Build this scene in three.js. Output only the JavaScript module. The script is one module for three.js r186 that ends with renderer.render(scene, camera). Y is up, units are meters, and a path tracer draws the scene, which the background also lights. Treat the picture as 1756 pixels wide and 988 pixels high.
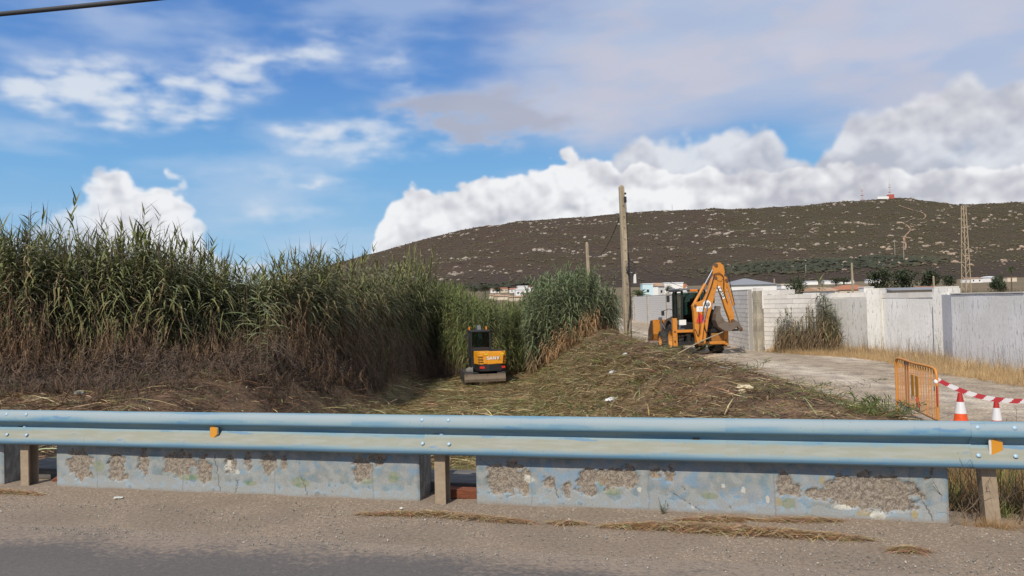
import * as THREE from 'three';
import { RoundedBoxGeometry } from 'three/addons/geometries/RoundedBoxGeometry.js';
import { mergeGeometries, toCreasedNormals } from 'three/addons/utils/BufferGeometryUtils.js';
import { TextGeometry } from 'three/addons/geometries/TextGeometry.js';
import { FontLoader } from 'three/addons/loaders/FontLoader.js';

// ---------------------------------------------------------------- camera, sky, sun, exposure
const scene = new THREE.Scene();
const camera = new THREE.PerspectiveCamera(40.19, 1024 / 576, 0.1, 9000);
camera.position.set(0, 1.6, 0);
camera.rotation.set(1.04 * Math.PI / 180, 0, -1.44 * Math.PI / 180, 'XYZ');
scene.add(camera);
const renderer = new THREE.WebGLRenderer({ antialias: true });
renderer.setSize(1024, 576);
renderer.toneMapping = THREE.LinearToneMapping;
renderer.toneMappingExposure = 0.86;
renderer.shadowMap.enabled = true;

const D2R = Math.PI / 180;
const clamp = (x, a = 0, b = 1) => Math.min(b, Math.max(a, x));
const sm = (a, b, x) => { const t = clamp((x - a) / (b - a)); return t * t * (3 - 2 * t); };
const lerp = (a, b, t) => a + (b - a) * t;
const mix3 = (a, b, t) => [a[0] + (b[0] - a[0]) * t, a[1] + (b[1] - a[1]) * t, a[2] + (b[2] - a[2]) * t];
function rng(seed) { let s = seed >>> 0; return () => { s = (s + 0x6D2B79F5) >>> 0; let t = s; t = Math.imul(t ^ (t >>> 15), t | 1); t ^= t + Math.imul(t ^ (t >>> 7), t | 61); return ((t ^ (t >>> 14)) >>> 0) / 4294967296; }; }
const table = (pts, x) => {
  if (x <= pts[0][0]) return pts[0][1];
  for (let i = 1; i < pts.length; i++) if (x <= pts[i][0]) return lerp(pts[i - 1][1], pts[i][1], (x - pts[i - 1][0]) / (pts[i][0] - pts[i - 1][0]));
  return pts[pts.length - 1][1];
};
// gradient noise
const PERM = new Uint8Array(512); { const r = rng(77), p = [...Array(256).keys()]; for (let i = 255; i > 0; i--) { const j = Math.floor(r() * (i + 1)); [p[i], p[j]] = [p[j], p[i]]; } for (let i = 0; i < 512; i++) PERM[i] = p[i & 255]; }
const GX = new Float32Array(256), GY = new Float32Array(256), GZ = new Float32Array(256);
{ const r = rng(5); for (let i = 0; i < 256; i++) { const z = r() * 2 - 1, a = r() * 6.2832, q = Math.sqrt(1 - z * z); GX[i] = q * Math.cos(a); GY[i] = q * Math.sin(a); GZ[i] = z; } }
function n3(x, y, z) {
  const xf = Math.floor(x), yf = Math.floor(y), zf = Math.floor(z), X = xf & 255, Y = yf & 255, Z = zf & 255; x -= xf; y -= yf; z -= zf;
  const u = x * x * x * (x * (x * 6 - 15) + 10), v = y * y * y * (y * (y * 6 - 15) + 10), w = z * z * z * (z * (z * 6 - 15) + 10);
  const A = PERM[X] + Y, B = PERM[X + 1] + Y, AA = PERM[A & 511] + Z, AB = PERM[(A + 1) & 511] + Z, BA = PERM[B & 511] + Z, BB = PERM[(B + 1) & 511] + Z;
  const g = (h, a, b, c) => { const k = PERM[h & 511]; return GX[k] * a + GY[k] * b + GZ[k] * c; };
  const l1 = g(AA, x, y, z), l2 = g(BA, x - 1, y, z), l3 = g(AB, x, y - 1, z), l4 = g(BB, x - 1, y - 1, z);
  const m1 = g(AA + 1, x, y, z - 1), m2 = g(BA + 1, x - 1, y, z - 1), m3 = g(AB + 1, x, y - 1, z - 1), m4 = g(BB + 1, x - 1, y - 1, z - 1);
  const a = l1 + u * (l2 - l1), b = l3 + u * (l4 - l3), c = m1 + u * (m2 - m1), d = m3 + u * (m4 - m3);
  const e = a + v * (b - a), f = c + v * (d - c); return (e + w * (f - e)) * 1.6;
}
const n2 = (x, y) => n3(x, y, 3.71);
function fbm(x, y, z, o = 4) { let s = 0, a = 0.5, f = 1; for (let i = 0; i < o; i++) { s += a * n3(x * f, y * f, z * f + i * 7.3); a *= 0.5; f *= 2.03; } return s; }

// sky: air and clouds as a function of direction (azimuth from straight ahead, elevation, in degrees)
const SUN = new THREE.Vector3(-0.31, 0.682, 0.662).normalize();
{
  const SKYGAIN = 1.08, W = 4096, Hh = 2048, data = new Float32Array(W * Hh * 4);
  const air = [[-90, .30, .36, .40], [-2, .42, .58, .70], [0, .47, .65, .80], [4, .34, .585, .82], [10, .19, .45, .79], [16, .115, .30, .69], [22, .085, .235, .60], [45, .07, .18, .46], [90, .055, .14, .37]];
  const airAt = [0, 1, 2].map((c) => air.map((a) => [a[0], a[c + 1]]));
  const topB = [[-12, -2], [-9.9, 5.2], [-8.6, 7.3], [-7.1, 8.5], [-5.7, 8.2], [-3.5, 8.7], [-1.8, 9.6], [-.1, 9.5], [2.2, 9.6], [3, 10.3], [5, 11], [7.1, 10.2], [8.2, 9.2], [9.6, 9.6], [15, 9.2], [20, 8.6], [34, 8], [60, 7], [110, 7.5], [180, 6]];
  const topC = [[4, -4], [6.6, 6], [7.1, 10], [8.6, 11.4], [9.7, 12.2], [12.9, 12.4], [15.8, 12.5], [18.1, 11.6], [19.9, 10.1], [21.2, 9.0], [22.4, 10.2], [23.6, 11.9], [25.1, 12.3], [26.8, 12.8], [28.5, 13.4], [30.5, 13.6], [32.3, 12.6], [36, 12], [44, 9], [60, 11], [80, 8], [100, 12], [125, 8], [150, 10], [165, 5], [180, -2]];
  const topA = [[-180, 4], [-150, 7], [-120, 4], [-90, 8], [-70, 5], [-50, 6], [-40, 4], [-34, 3], [-31, 5.5], [-29.9, 7.3], [-28.9, 7.9], [-27.6, 8.9], [-26.5, 9.5], [-25.2, 9.3], [-23.8, 8.9], [-22.3, 8.0], [-21.3, 6.6], [-20, 3.5], [-17, 3.8], [-15, 3], [-11, 2.5], [-8, -3]];
  const wisps = [[-28.5, 14.6, 3.4, 1.7, 1.1], [-31, 14, 1.6, .8, .7], [-21.5, 14.9, 3.8, 1.0, 1.1], [-17.6, 16.8, 4.2, 1.3, 1.0], [-13, 17.4, 2.2, .7, .6], [-22, 12.9, 2.6, 1.0, 1.0], [-26, 13, 2, .8, .7], [-14.2, 12.2, 2.9, 1.0, 1.05], [-10, 12.6, 2.6, 1.0, .8], [-30, 11.2, 4, .7, .5], [-12, 10.9, 5, .6, .5], [-8, 17.2, 1.6, 1.2, .6], [-7.4, 15, 1.2, 1.1, .5], [-12, 19, 5, .7, .45], [-26, 19, 6, 1, .3], [-13, 9, .9, .35, .8], [-17, 9, 6, .8, .5], [-16, 6.6, 4, 1.2, .6], [-13.4, 4.3, 2.5, .6, .5], [-6, 11.4, 6, .6, .4]];
  const greys = [[-2.2, 14.2, 5.2, 1.5, 1.1], [-6.5, 14.0, 3.6, .8, .8], [3.5, 13.2, 4.6, 1.2, .9], [-1, 12.3, 4.8, 1.1, .7], [1.5, 15.6, 3, 1.0, .5]];
  const veilw = [[21, 16.6, 2.6, 1.3, .7], [16.5, 14.4, 3, .9, .5], [30, 17, 6, 2, .7], [13, 16.5, 6, 1.6, .5], [27, 15.2, 3, .9, .5]];
  const blobs = (list, az, el, wx, wy) => { let s = 0; for (const [a, e, ra, re, k] of list) { const dx = (az - a + wx) / ra, dy = (el - e + wy) / re, q = dx * dx + dy * dy; if (q < 6) s += k * Math.exp(-q); } return s; };
  const billow = (x, y, z) => { let s = 0, a = .55, f = 1; for (let i = 0; i < 5; i++) { s += a * (1 - 2.2 * Math.abs(n3(x * f, y * f, z * f + i * 3.1))); a *= .52; f *= 2.1; } return s; };
  const wor = (x, y, z) => { const X = Math.floor(x), Y = Math.floor(y), Z = Math.floor(z); let m = 9; for (let i = -1; i < 2; i++) for (let j = -1; j < 2; j++) for (let k = -1; k < 2; k++) { const h = PERM[(PERM[(PERM[(X + i) & 255] + Y + j) & 511 & 255] + Z + k) & 255], dx = X + i + .5 + .5 * GX[h] - x, dy = Y + j + .5 + .5 * GY[h] - y, dz = Z + k + .5 + .5 * GZ[h] - z, q = dx * dx + dy * dy + dz * dz; if (q < m) m = q; } return 1 - Math.sqrt(m); };
  const puff = (x, y, z) => { const wx = .012 * n3(x * 30, y * 30, z * 30), wy = .012 * n3(x * 30 + 9, y * 30, z * 30); return .62 * wor((x + wx) * 19, (y + wy) * 23, z * 19) + .30 * wor((x + wx) * 46, (y + wy) * 52, z * 46) + .12 * wor(x * 105, y * 110, z * 105) - .41; };
  for (let row = 0; row < Hh; row++) {
    const el = ((row + .5) / Hh - .5) * 180, ce = Math.cos(el * D2R), y = Math.sin(el * D2R), bg = [0, 1, 2].map((c) => table(airAt[c], el));
    for (let col = 0; col < W; col++) {
      let az = (col + .5) / W * 360 - 90; if (az > 180) az -= 360;
      const x = Math.sin(az * D2R) * ce, z = -Math.cos(az * D2R) * ce;
      let c = bg;
      if (el > -3) {
        const inFrame = 1 - sm(34, 46, Math.abs(az)) * 1, low = el < 40 ? 1 - sm(22, 36, el) * 0 : 1;
        // faint wide veil, streaks drawn out along the horizon
        const st = fbm(x * 5 + 2, y * 19, z * 5, 5), st2 = fbm(x * 11 + 9, y * 30 + 3, z * 11, 4);
        const general = .02 + sm(-.1, .5, st + .1) * .42;
        c = mix3(c, [.62, .72, .88], general * (1 - sm(50, 80, el) * .5));
        // high thin sheet on the right and overhead
        let v = sm(-6, 9, az + 3 * st) * sm(9, 14, el + 2 * st + .04 * Math.max(0, az)) * (1 - .8 * Math.exp(-(((az - 18) / 4.5) ** 2) - ((el - 10.8) / 1.7) ** 2));
        v = Math.max(v, .75 * sm(24, 38, el + 8 * st)) * (1 - sm(120, 160, Math.abs(az)) * .5);
        c = mix3(c, mix3([.49, .575, .76], [.58, .60, .72], sm(-.25, .35, st2 + .3 * st)), v * clamp(.93 + .2 * st));
        const vw = blobs(veilw, az, el, 3.2 * st, 1.6 * st2); c = mix3(c, [.66, .66, .76], sm(.15, .9, vw) * .55);
        // soft white streaks
        let w = blobs(wisps, az, el, 2.6 * st2 + 1.5 * st, 1.5 * st2);
        if (inFrame < 1 || el > 21) w = lerp(w, 1.1 * sm(.08, .45, fbm(x * 3 + 4, y * 7, z * 3, 4)), Math.max(1 - inFrame, sm(20.5, 25, el)));
        const wn = fbm(x * 24, y * 62, z * 24, 5), wa = sm(.08, 1.25, w * (.82 + 1.25 * wn + .5 * st2));
        c = mix3(c, [.76, .82, .91], wa * .92);
        // soft grey bank
        const gy = blobs(greys, az, el, 3.4 * st2, 1.5 * st2 + .8 * wn), ga = sm(.02, 1.15, gy * (.9 + .9 * wn));
        c = mix3(c, mix3([.64, .67, .78], [.48, .49, .58], sm(.4, 1.2, gy + .5 * wn)), ga * .82);
        // heaped clouds
        if (el < 17) {
          const soft = fbm(x * 9 + 5, y * 12, z * 9, 4), mid = fbm(x * 22 + 2, y * 30, z * 22, 4); let bl = 0, relief = 0;
          if (el > -3) { bl = puff(x, y, z); relief = clamp((bl - puff(x + .0045, y + .0085, z)) * 4.6, -1, 1); }
          const put = (top, rough, edge, grey, bright, sharp, lit = [.96, .965, .985]) => {
            const t = table(top, az) + rough * bl * 3.4 + (top === topA ? 2.2 : 1.3) * soft + (top === topA ? 2.4 : .6) * mid - .25, a = sm(0, edge, t - el); if (a <= 0) return;
            const under = t - el, g = clamp(grey + .06 + 1.15 * soft + .95 * mid - .33 * relief - .25 * bl + .045 * under - .26 * (1 - sm(0, 1.2, under)) * bright, 0, 1);
            c = mix3(c, mix3(lit, [.54, .55, .62], g), a * sharp * (1 - .25 * sm(.2, .6, mid - soft) * (1 - bright)));
          };
          put(topC, .62, .9, .34 + .12 * sm(16, 24, az), .35, .9, [.84, .845, .88]);
          put(topB, .62, .3, .13 + .27 * sm(7, 13, az), 1, .99);
          put(topA, .75, .7, .14 + .3 * sm(3, 6, Math.abs(az + 25.5)), 1, (.5 + .45 * (1 - sm(2, 5.5, Math.abs(az + 25)))));
        }
        c = mix3(c, [.62, .72, .82], (1 - sm(-1, 4.5, el)) * .55);
      }
      const i = (row * W + col) * 4; data[i] = c[0] * SKYGAIN; data[i + 1] = c[1] * SKYGAIN; data[i + 2] = c[2] * SKYGAIN; data[i + 3] = 1;
    }
  }
  const t = new THREE.DataTexture(data, W, Hh, THREE.RGBAFormat, THREE.FloatType); t.mapping = THREE.EquirectangularReflectionMapping; t.magFilter = THREE.LinearFilter; t.minFilter = THREE.LinearFilter; t.needsUpdate = true;
  scene.background = t; scene.environment = t;
}
const sun = new THREE.DirectionalLight(new THREE.Color(1, .92, .79), 5.0);
sun.position.copy(SUN).multiplyScalar(120).add(new THREE.Vector3(0, 0, -30)); sun.target.position.set(0, 0, -30); scene.add(sun, sun.target);
sun.castShadow = true; sun.shadow.mapSize.set(4096, 4096); sun.shadow.radius = 1; Object.assign(sun.shadow.camera, { left: -60, right: 60, top: 60, bottom: -60, near: 1, far: 300 });

// ---------------------------------------------------------------- helpers
const taken = new Map();
function numbered(name) { const k = taken.get(name) ?? 0; taken.set(name, k + 1); return k ? name + '_' + String(k).padStart(3, '0') : name; }
function shade(m) { m.castShadow = m.receiveShadow = true; return m; }
function tag(o, label, category, group, kind) { o.userData.label = label; if (category) o.userData.category = category; if (group) o.userData.group = group; if (kind) o.userData.kind = kind; return o; }
function thing(name, label, category, [x, y, z] = [0, 0, 0], turn = 0, group) { const g = new THREE.Group(); g.name = numbered(name); g.position.set(x, y, z); g.rotation.y = turn; scene.add(g); return tag(g, label, category, group); }
function single(name, geo, mat, label, category, group) { const m = shade(new THREE.Mesh(geo, mat)); m.name = numbered(name); scene.add(m); return tag(m, label, category, group); }
function struct(name, geo, mat) { const m = shade(new THREE.Mesh(geo, mat)); m.name = numbered(name); m.userData.kind = 'structure'; scene.add(m); return m; }
function part(name, geo, mat, parent, label) { const m = shade(new THREE.Mesh(Array.isArray(geo) ? merge(geo) : geo, mat)); m.name = name; parent.add(m); if (label) m.userData.label = label; return m; }
function merge(list) {
  const keep = ['position', 'normal', 'uv']; list = list.map((g) => { g = g.index ? g.toNonIndexed() : g; for (const k of Object.keys(g.attributes)) if (!keep.includes(k)) g.deleteAttribute(k); if (!g.attributes.uv) g.setAttribute('uv', new THREE.BufferAttribute(new Float32Array(g.attributes.position.count * 2), 2)); return g; });
  return mergeGeometries(list);
}
const lin = (r, g, b) => new THREE.Color().setRGB(r, g, b);
const mat = (c, rough = .8, o = {}) => new THREE.MeshStandardMaterial({ color: Array.isArray(c) ? lin(...c) : new THREE.Color(c), roughness: rough, ...o });
const V = (x, y, z) => new THREE.Vector3(x, y, z);
function bx(w, h, d, x = 0, y = 0, z = 0, r = 0) { const g = r ? new RoundedBoxGeometry(w, h, d, 2, Math.min(r, w / 2.01, h / 2.01, d / 2.01)) : new THREE.BoxGeometry(w, h, d); return g.translate(x, y, z); }
function rod(a, b, r0, r1 = r0, seg = 10) { const A = V(...a), B = V(...b), L = A.distanceTo(B), g = new THREE.CylinderGeometry(r1, r0, L, seg); g.translate(0, L / 2, 0); g.applyQuaternion(new THREE.Quaternion().setFromUnitVectors(V(0, 1, 0), B.sub(A).normalize())); return g.translate(...a); }
function bar(a, b, w, d) { const A = V(...a), B = V(...b), L = A.distanceTo(B), g = new RoundedBoxGeometry(w, L, d, 1, Math.min(w, d) * .12); g.translate(0, L / 2, 0); const y = B.clone().sub(A).normalize(), z0 = Math.abs(y.z) > .95 ? V(0, 1, 0) : V(0, 0, 1), x = V().crossVectors(y, z0).normalize(), z = V().crossVectors(x, y); g.applyMatrix4(new THREE.Matrix4().makeBasis(x, y, z)); return g.translate(...a); }
function tube(pts, r, seg = 24, rad = 6) { return new THREE.TubeGeometry(new THREE.CatmullRomCurve3(pts.map((p) => V(...p))), seg, r, rad); }
function plate(pts, depth, bevel = .012) { const s = new THREE.Shape(pts.map((p) => new THREE.Vector2(p[0], p[1]))); return new THREE.ExtrudeGeometry(s, { depth: depth - 2 * bevel, bevelEnabled: bevel > 0, bevelSize: bevel, bevelThickness: bevel, bevelSegments: 2, curveSegments: 10 }).translate(0, 0, -depth / 2 + bevel); }
function tex(w, h, fn, { srgb = false, wrap = true } = {}) {
  const d = new Uint8Array(w * h * 4);
  for (let y = 0; y < h; y++) for (let x = 0; x < w; x++) { const c = fn(x / w, y / h), i = (y * w + x) * 4; d[i] = clamp(c[0]) * 255; d[i + 1] = clamp(c[1]) * 255; d[i + 2] = clamp(c[2]) * 255; d[i + 3] = 255; }
  const t = new THREE.DataTexture(d, w, h); t.magFilter = THREE.LinearFilter; t.minFilter = THREE.LinearMipmapLinearFilter; t.generateMipmaps = true; if (wrap) t.wrapS = t.wrapT = THREE.RepeatWrapping; if (srgb) t.colorSpace = THREE.SRGBColorSpace; t.needsUpdate = true; return t;
}
const toS = (v) => v <= .0031308 ? v * 12.92 : 1.055 * Math.pow(v, 1 / 2.4) - .055;
const S3 = (c) => [toS(clamp(c[0])), toS(clamp(c[1])), toS(clamp(c[2]))];
// noise that repeats after one tile (f cells a tile)
function tileN(u, v, f, seed = 0) {
  f = Math.max(1, Math.round(f)); const x = u * f, y = v * f, xi = Math.floor(x), yi = Math.floor(y), fx = x - xi, fy = y - yi, sd = (seed * 37) & 255;
  const h = (a, b) => PERM[(PERM[(((a % f) + f) % f + sd) & 255] + ((b % f) + f) % f) & 511], g = (k, p, q) => (GX[k] * p + GY[k] * q) * 1.25;
  const sx = fx * fx * fx * (fx * (fx * 6 - 15) + 10), sy = fy * fy * fy * (fy * (fy * 6 - 15) + 10);
  return lerp(lerp(g(h(xi, yi), fx, fy), g(h(xi + 1, yi), fx - 1, fy), sx), lerp(g(h(xi, yi + 1), fx, fy - 1), g(h(xi + 1, yi + 1), fx - 1, fy - 1), sx), sy) * 1.5;
}
function tileF(u, v, f, o = 4, seed = 0) { let s = 0, a = .5; for (let i = 0; i < o; i++) { s += a * tileN(u, v, f, seed + i * 5.1); a *= .5; f *= 2; } return s; }
// mesh builder with vertex colours
class GB {
  constructor() { this.p = []; this.c = []; this.i = []; }
  v(x, y, z, c) { this.p.push(x, y, z); this.c.push(c[0], c[1], c[2]); return this.p.length / 3 - 1; }
  blade(base, dir, side, len, w, droop, c0, c1, seg = 4, curl = 0) { // a leaf: bent strip; dir and side are unit vectors
    let prev = null; const up = V(0, 1, 0);
    for (let k = 0; k <= seg; k++) {
      const t = k / seg, q = V().copy(base).addScaledVector(dir, len * t).addScaledVector(up, -droop * len * t * t).addScaledVector(side, curl * len * t * t);
      const ww = w * .5 * (t < .25 ? .55 + 1.8 * t : Math.max(.02, 1.33 * (1 - t))), c = mix3(c0, c1, t);
      const a = this.v(q.x - side.x * ww, q.y - side.y * ww, q.z - side.z * ww, c), b = this.v(q.x + side.x * ww, q.y + side.y * ww, q.z + side.z * ww, c);
      if (prev) this.i.push(prev[0], prev[1], b, prev[0], b, a); prev = [a, b];
    }
  }
  stem(pts, r0, r1, c0, c1, sides = 3) {
    let prev = null; const n = pts.length - 1;
    pts.forEach((q, k) => { const t = k / n, r = lerp(r0, r1, t), c = mix3(c0, c1, t), ring = []; for (let s = 0; s < sides; s++) { const a = s / sides * 6.2832; ring.push(this.v(q.x + Math.cos(a) * r, q.y, q.z + Math.sin(a) * r, c)); } if (prev) for (let s = 0; s < sides; s++) { const s2 = (s + 1) % sides; this.i.push(prev[s], ring[s], ring[s2], prev[s], ring[s2], prev[s2]); } prev = ring; });
  }
  geo() { const g = new THREE.BufferGeometry(); g.setAttribute('position', new THREE.Float32BufferAttribute(this.p, 3)); g.setAttribute('color', new THREE.Float32BufferAttribute(this.c, 3)); g.setIndex(this.i); g.computeVertexNormals(); return g; }
}
const font = await new FontLoader().loadAsync('fonts/droid/droid_sans_bold.typeface.json');
function text(str, size, depth = .004) { const g = new TextGeometry(str, { font, size, depth, curveSegments: 4 }); g.computeBoundingBox(); const b = g.boundingBox; return g.translate(-(b.min.x + b.max.x) / 2, -(b.min.y + b.max.y) / 2, 0); }
console.log('helpers ready');

// ---------------------------------------------------------------- terrain
// road frame: s runs along the guardrail, n towards the carriageway; the rail stands on n = 0
const RA = Math.atan(.2562), RT = [Math.cos(RA), Math.sin(RA)], RN = [-Math.sin(RA), Math.cos(RA)];
const toS_ = (x, z) => x * RT[0] + (z + 6.081) * RT[1], toN_ = (x, z) => x * RN[0] + (z + 6.081) * RN[1];
const fromSN = (s, n) => [s * RT[0] + n * RN[0], -6.081 + s * RT[1] + n * RN[1]];
const crest = [[8, -.42], [13, -.3], [20, -.2], [27, -.13], [34, -.08], [40, .03], [50, -.3], [70, -.8], [90, -.95]];
const lane = [[3, -.05], [6, -.3], [10, -.6], [14, -.66], [22, -.76], [34, -.85], [90, -.9], [130, -.9]];
const plain = [[90, -.9], [150, -1.0], [300, 2], [600, 9], [800, 14], [1500, 26], [4000, 40]];
function H0(x, z) {
  const d = -z, n = toN_(x, z), m = -n;
  if (n > -.02) return -.03;
  const road = table(lane, d);
  let left = -.16 - .012 * Math.max(0, d - 24) + .1 * n2(x * .22, d * .22);
  left = lerp(left, -.9, sm(60, 100, d));
  const bottom = lerp(-2.3, -.95, sm(70, 110, d)), cr = Math.max(table(crest, d), road - .02);
  const lt = sm(-4.1, -7.3, x + .5 * n2(d * .16, 4)), rt = sm(.3, 4.7, x + .35 * n2(d * .2, 9)), ft = sm(5.3, 7.3, x + .3 * n2(d * .3, 2) + .6 * sm(20, 30, d));
  let h;
  if (x < -1.2) h = lerp(bottom, left, lt); else h = lerp(lerp(bottom, cr, Math.pow(rt, .85)), road, ft);
  h = lerp(-.01, h, sm(.8, 5.0, m) * (x > 6.5 ? 1 : 1));
  if (d > 95) h = lerp(h, table(plain, d), sm(95, 150, d));
  return h;
}
const onLane = (x, d) => sm(6.6, 7.4, x + .6 * sm(20, 30, d)) * (1 - sm(13.6, 14.4, x)) * sm(7, 10, d);
function H(x, z) {
  const d = -z; let h = H0(x, z);
  if (d > 5 && d < 110 && toN_(x, z) < -.5) {
    const rough = (1 - onLane(x, d)) * sm(.8, 3, -toN_(x, z)) * (1 - sm(70, 110, d)), mound = sm(1, 3.5, x) * (1 - sm(6.2, 7.4, x));
    h += rough * (.09 * n2(x * .9, z * .9) + (.035 + .035 * mound) * n2(x * 2.6 + 5, z * 2.6) + .03 * n2(x * 6.1, z * 6.1 + 3) + mound * (.1 * n2(x * .5 + 8, z * .45) + .09 * n2(x * 1.4 + 2, z * 1.2))) + onLane(x, d) * .015 * n2(x * 1.2, z * 1.2);
  }
  return h;
}
function lines(spec) { const out = [spec[0][0]]; for (const [to, step] of spec.slice(1)) { const from = out[out.length - 1], k = Math.max(1, Math.round(Math.abs(to - from) / step)); for (let i = 1; i <= k; i++) out.push(from + (to - from) * i / k); } return out; }
function sheet(xs, zs, fy, fc, uvScale) {
  const nx = xs.length, nz = zs.length, p = new Float32Array(nx * nz * 3), c = new Float32Array(nx * nz * 3), uv = new Float32Array(nx * nz * 2), idx = [];
  for (let j = 0, k = 0; j < nz; j++) for (let i = 0; i < nx; i++, k++) {
    const x = xs[i], z = zs[j]; p[k * 3] = x; p[k * 3 + 1] = fy(x, z); p[k * 3 + 2] = z; const q = fc ? fc(x, z) : [1, 1, 1]; c.set(q, k * 3); uv[k * 2] = x / uvScale; uv[k * 2 + 1] = -z / uvScale;
    if (i && j) { const a = k - nx - 1, b = k - nx; idx.push(a, b, k - 1, b, k, k - 1); }
  }
  const g = new THREE.BufferGeometry(); g.setAttribute('position', new THREE.BufferAttribute(p, 3)); if (fc) g.setAttribute('color', new THREE.BufferAttribute(c, 3)); g.setAttribute('uv', new THREE.BufferAttribute(uv, 2)); g.setIndex(idx); g.computeVertexNormals();
  if (g.attributes.normal.getY(Math.floor(nx * nz / 2)) < 0) { for (let i = 0; i < idx.length; i += 3) { const t = idx[i]; idx[i] = idx[i + 1]; idx[i + 1] = t; } g.setIndex(idx); g.computeVertexNormals(); }
  return g;
}
const soilTex = tex(1024, 1024, (u, v) => {
  const a = tileF(u, v, 6, 5, 1), b = tileF(u, v, 60, 3, 2), s = Math.abs(tileN(u * 1, v * 1, 34, 6)) < .06 ? .12 : 0, q = .72 + .22 * a + .3 * b + s;
  return [q, q * (.98 + .02 * a), q * (.96 + .04 * b)];
}, { srgb: true });
const groundMat = new THREE.MeshStandardMaterial({ vertexColors: true, map: soilTex, bumpMap: soilTex, bumpScale: .03, roughness: 1 });
function groundColour(x, z) {
  const d = -z, a = n2(x * .7, z * .7), b = n2(x * 2.3 + 4, z * 2.3), e = fbm(x * .05, z * .05, 2, 3);
  let soil = mix3([.098, .058, .032], [.19, .122, .07], sm(-.5, .6, a + .4 * b));
  const straw = mix3([.26, .20, .095], [.18, .16, .065], sm(-.3, .5, b + .5 * a));
  let c = soil;
  if (d < 110) {
    const floor = sm(-6.2, -4.3, x + .5 * a) * (1 - sm(1.5, 4.4, x + .8 * a)) * sm(8, 12, d);
    c = mix3(c, straw, floor * .85);
    const dust = [.45, .37, .27]; c = mix3(c, dust, sm(6.2, 7.2, x + .5 * a));
    c = mix3(c, [.28, .21, .12], sm(13.2, 14.5, x));
  }
  if (d > 90) { const field = mix3([.20, .145, .085], [.13, .12, .06], sm(-.2, .3, e)); c = mix3(c, field, sm(90, 120, d)); }
  return c.map((q) => q * 1.75);
}
{
  const xs = lines([[-3200, 0], [-700, 250], [-200, 50], [-60, 10], [-30, 1.5], [-15, .4], [10, .125], [16, .2], [40, 1.2], [100, 6], [260, 20], [700, 40], [3200, 250]]);
  const zs = lines([[40, 0], [6, 8], [-4, 1], [-12, .15], [-30, .15], [-46, .22], [-70, .6], [-110, 2], [-220, 8], [-900, 25], [-4000, 250]]);
  struct('ground', sheet(xs, zs, H, groundColour, 2.7), groundMat);
}
// strips that follow the road: built in road coordinates
function strip(s0, s1, ds, nEdges, y, wob = 0) {
  const ss = lines([[s0, 0], [s1, ds]]), p = [], uv = [], idx = [], N = nEdges.length;
  ss.forEach((s, j) => nEdges.forEach((n0, i) => { const n = n0 + (wob && (i === 0) ? wob * (fbm(s * 1.3, 2, 5, 4)) : 0), [x, z] = fromSN(s, n); p.push(x, typeof y === 'function' ? y(s, n) : y, z); uv.push(s / 3, n / 3); if (i && j) { const k = j * N + i; idx.push(k, k - 1, k - N - 1, k, k - N - 1, k - N); } }));
  const g = new THREE.BufferGeometry(); g.setAttribute('position', new THREE.Float32BufferAttribute(p, 3)); g.setAttribute('uv', new THREE.Float32BufferAttribute(uv, 2)); g.setIndex(idx); g.computeVertexNormals(); if (g.attributes.normal.getY(5) < 0) { g.setIndex(idx.map((_, i) => idx[i - i % 3 + 2 - i % 3])); g.computeVertexNormals(); } return g;
}
const speck = rng(9); const chips = new Float32Array(1024 * 1024); for (let i = 0; i < 52000; i++) { const x = Math.floor(speck() * 1024), y = Math.floor(speck() * 1024), k = speck(); chips[y * 1024 + x] = k; if (k > .45) chips[y * 1024 + (x + 1) % 1024] = k; if (k > .8) chips[((y + 1) % 1024) * 1024 + x] = k; }
const chip = (u, v) => chips[Math.floor(v * 1024) * 1024 + Math.floor(u * 1024)];
const shoulderTex = tex(1024, 1024, (u, v) => { const a = tileF(u, v, 3, 5, 4), b = tileF(u, v, 110, 2, 7), k = Math.max(chip(u, v), .96 * chip((u * .5) % 1, (v * .5 + .37) % 1)), w = sm(-.25, .35, a), q = .26 + .07 * a + .12 * b; const c = k > .35 && k * w > .2 ? lerp(q, k > .66 ? .66 : .13, .75) : q; return S3([c * .86, c * .665, c * .49]); }, { srgb: true });
const shoulderMat = new THREE.MeshStandardMaterial({ map: shoulderTex, bumpMap: shoulderTex, bumpScale: .008, roughness: 1 });
const roadTex = tex(2048, 1024, (u, v) => { // 6 m along the road, 4 m across: asphalt with shoulder dust drifted over its edge
  const n = .98 + v * 4, a = tileF(u, v, 4, 5, 3), b = tileN(u, v, 250, 8) * .6 + tileN(u * 1, v, 120, 9) * .4, k = chip((u * 2) % 1, (v * 1.33) % 1), q = .135 + .022 * a + .03 * b;
  let c = k > .3 ? lerp(q, k > .86 ? .27 : k < .5 ? .06 : .18, .6) : q; let col = [c * .76, c * .675, c * .625];
  const drift = sm(-.25, .45, .40 - (n - 1.0) * 1.25 + .5 * tileF(u, v, 7, 5, 14) + .22 * b + .18 * tileN(u, v, 90, 15)); const s = .235 + .05 * a + .07 * b + (k > .55 ? .16 * (k - .4) : 0); return S3(mix3(col, [s * .98, s * .765, s * .58], drift));
}, { srgb: true }); roadTex.wrapT = THREE.MirroredRepeatWrapping;
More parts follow.
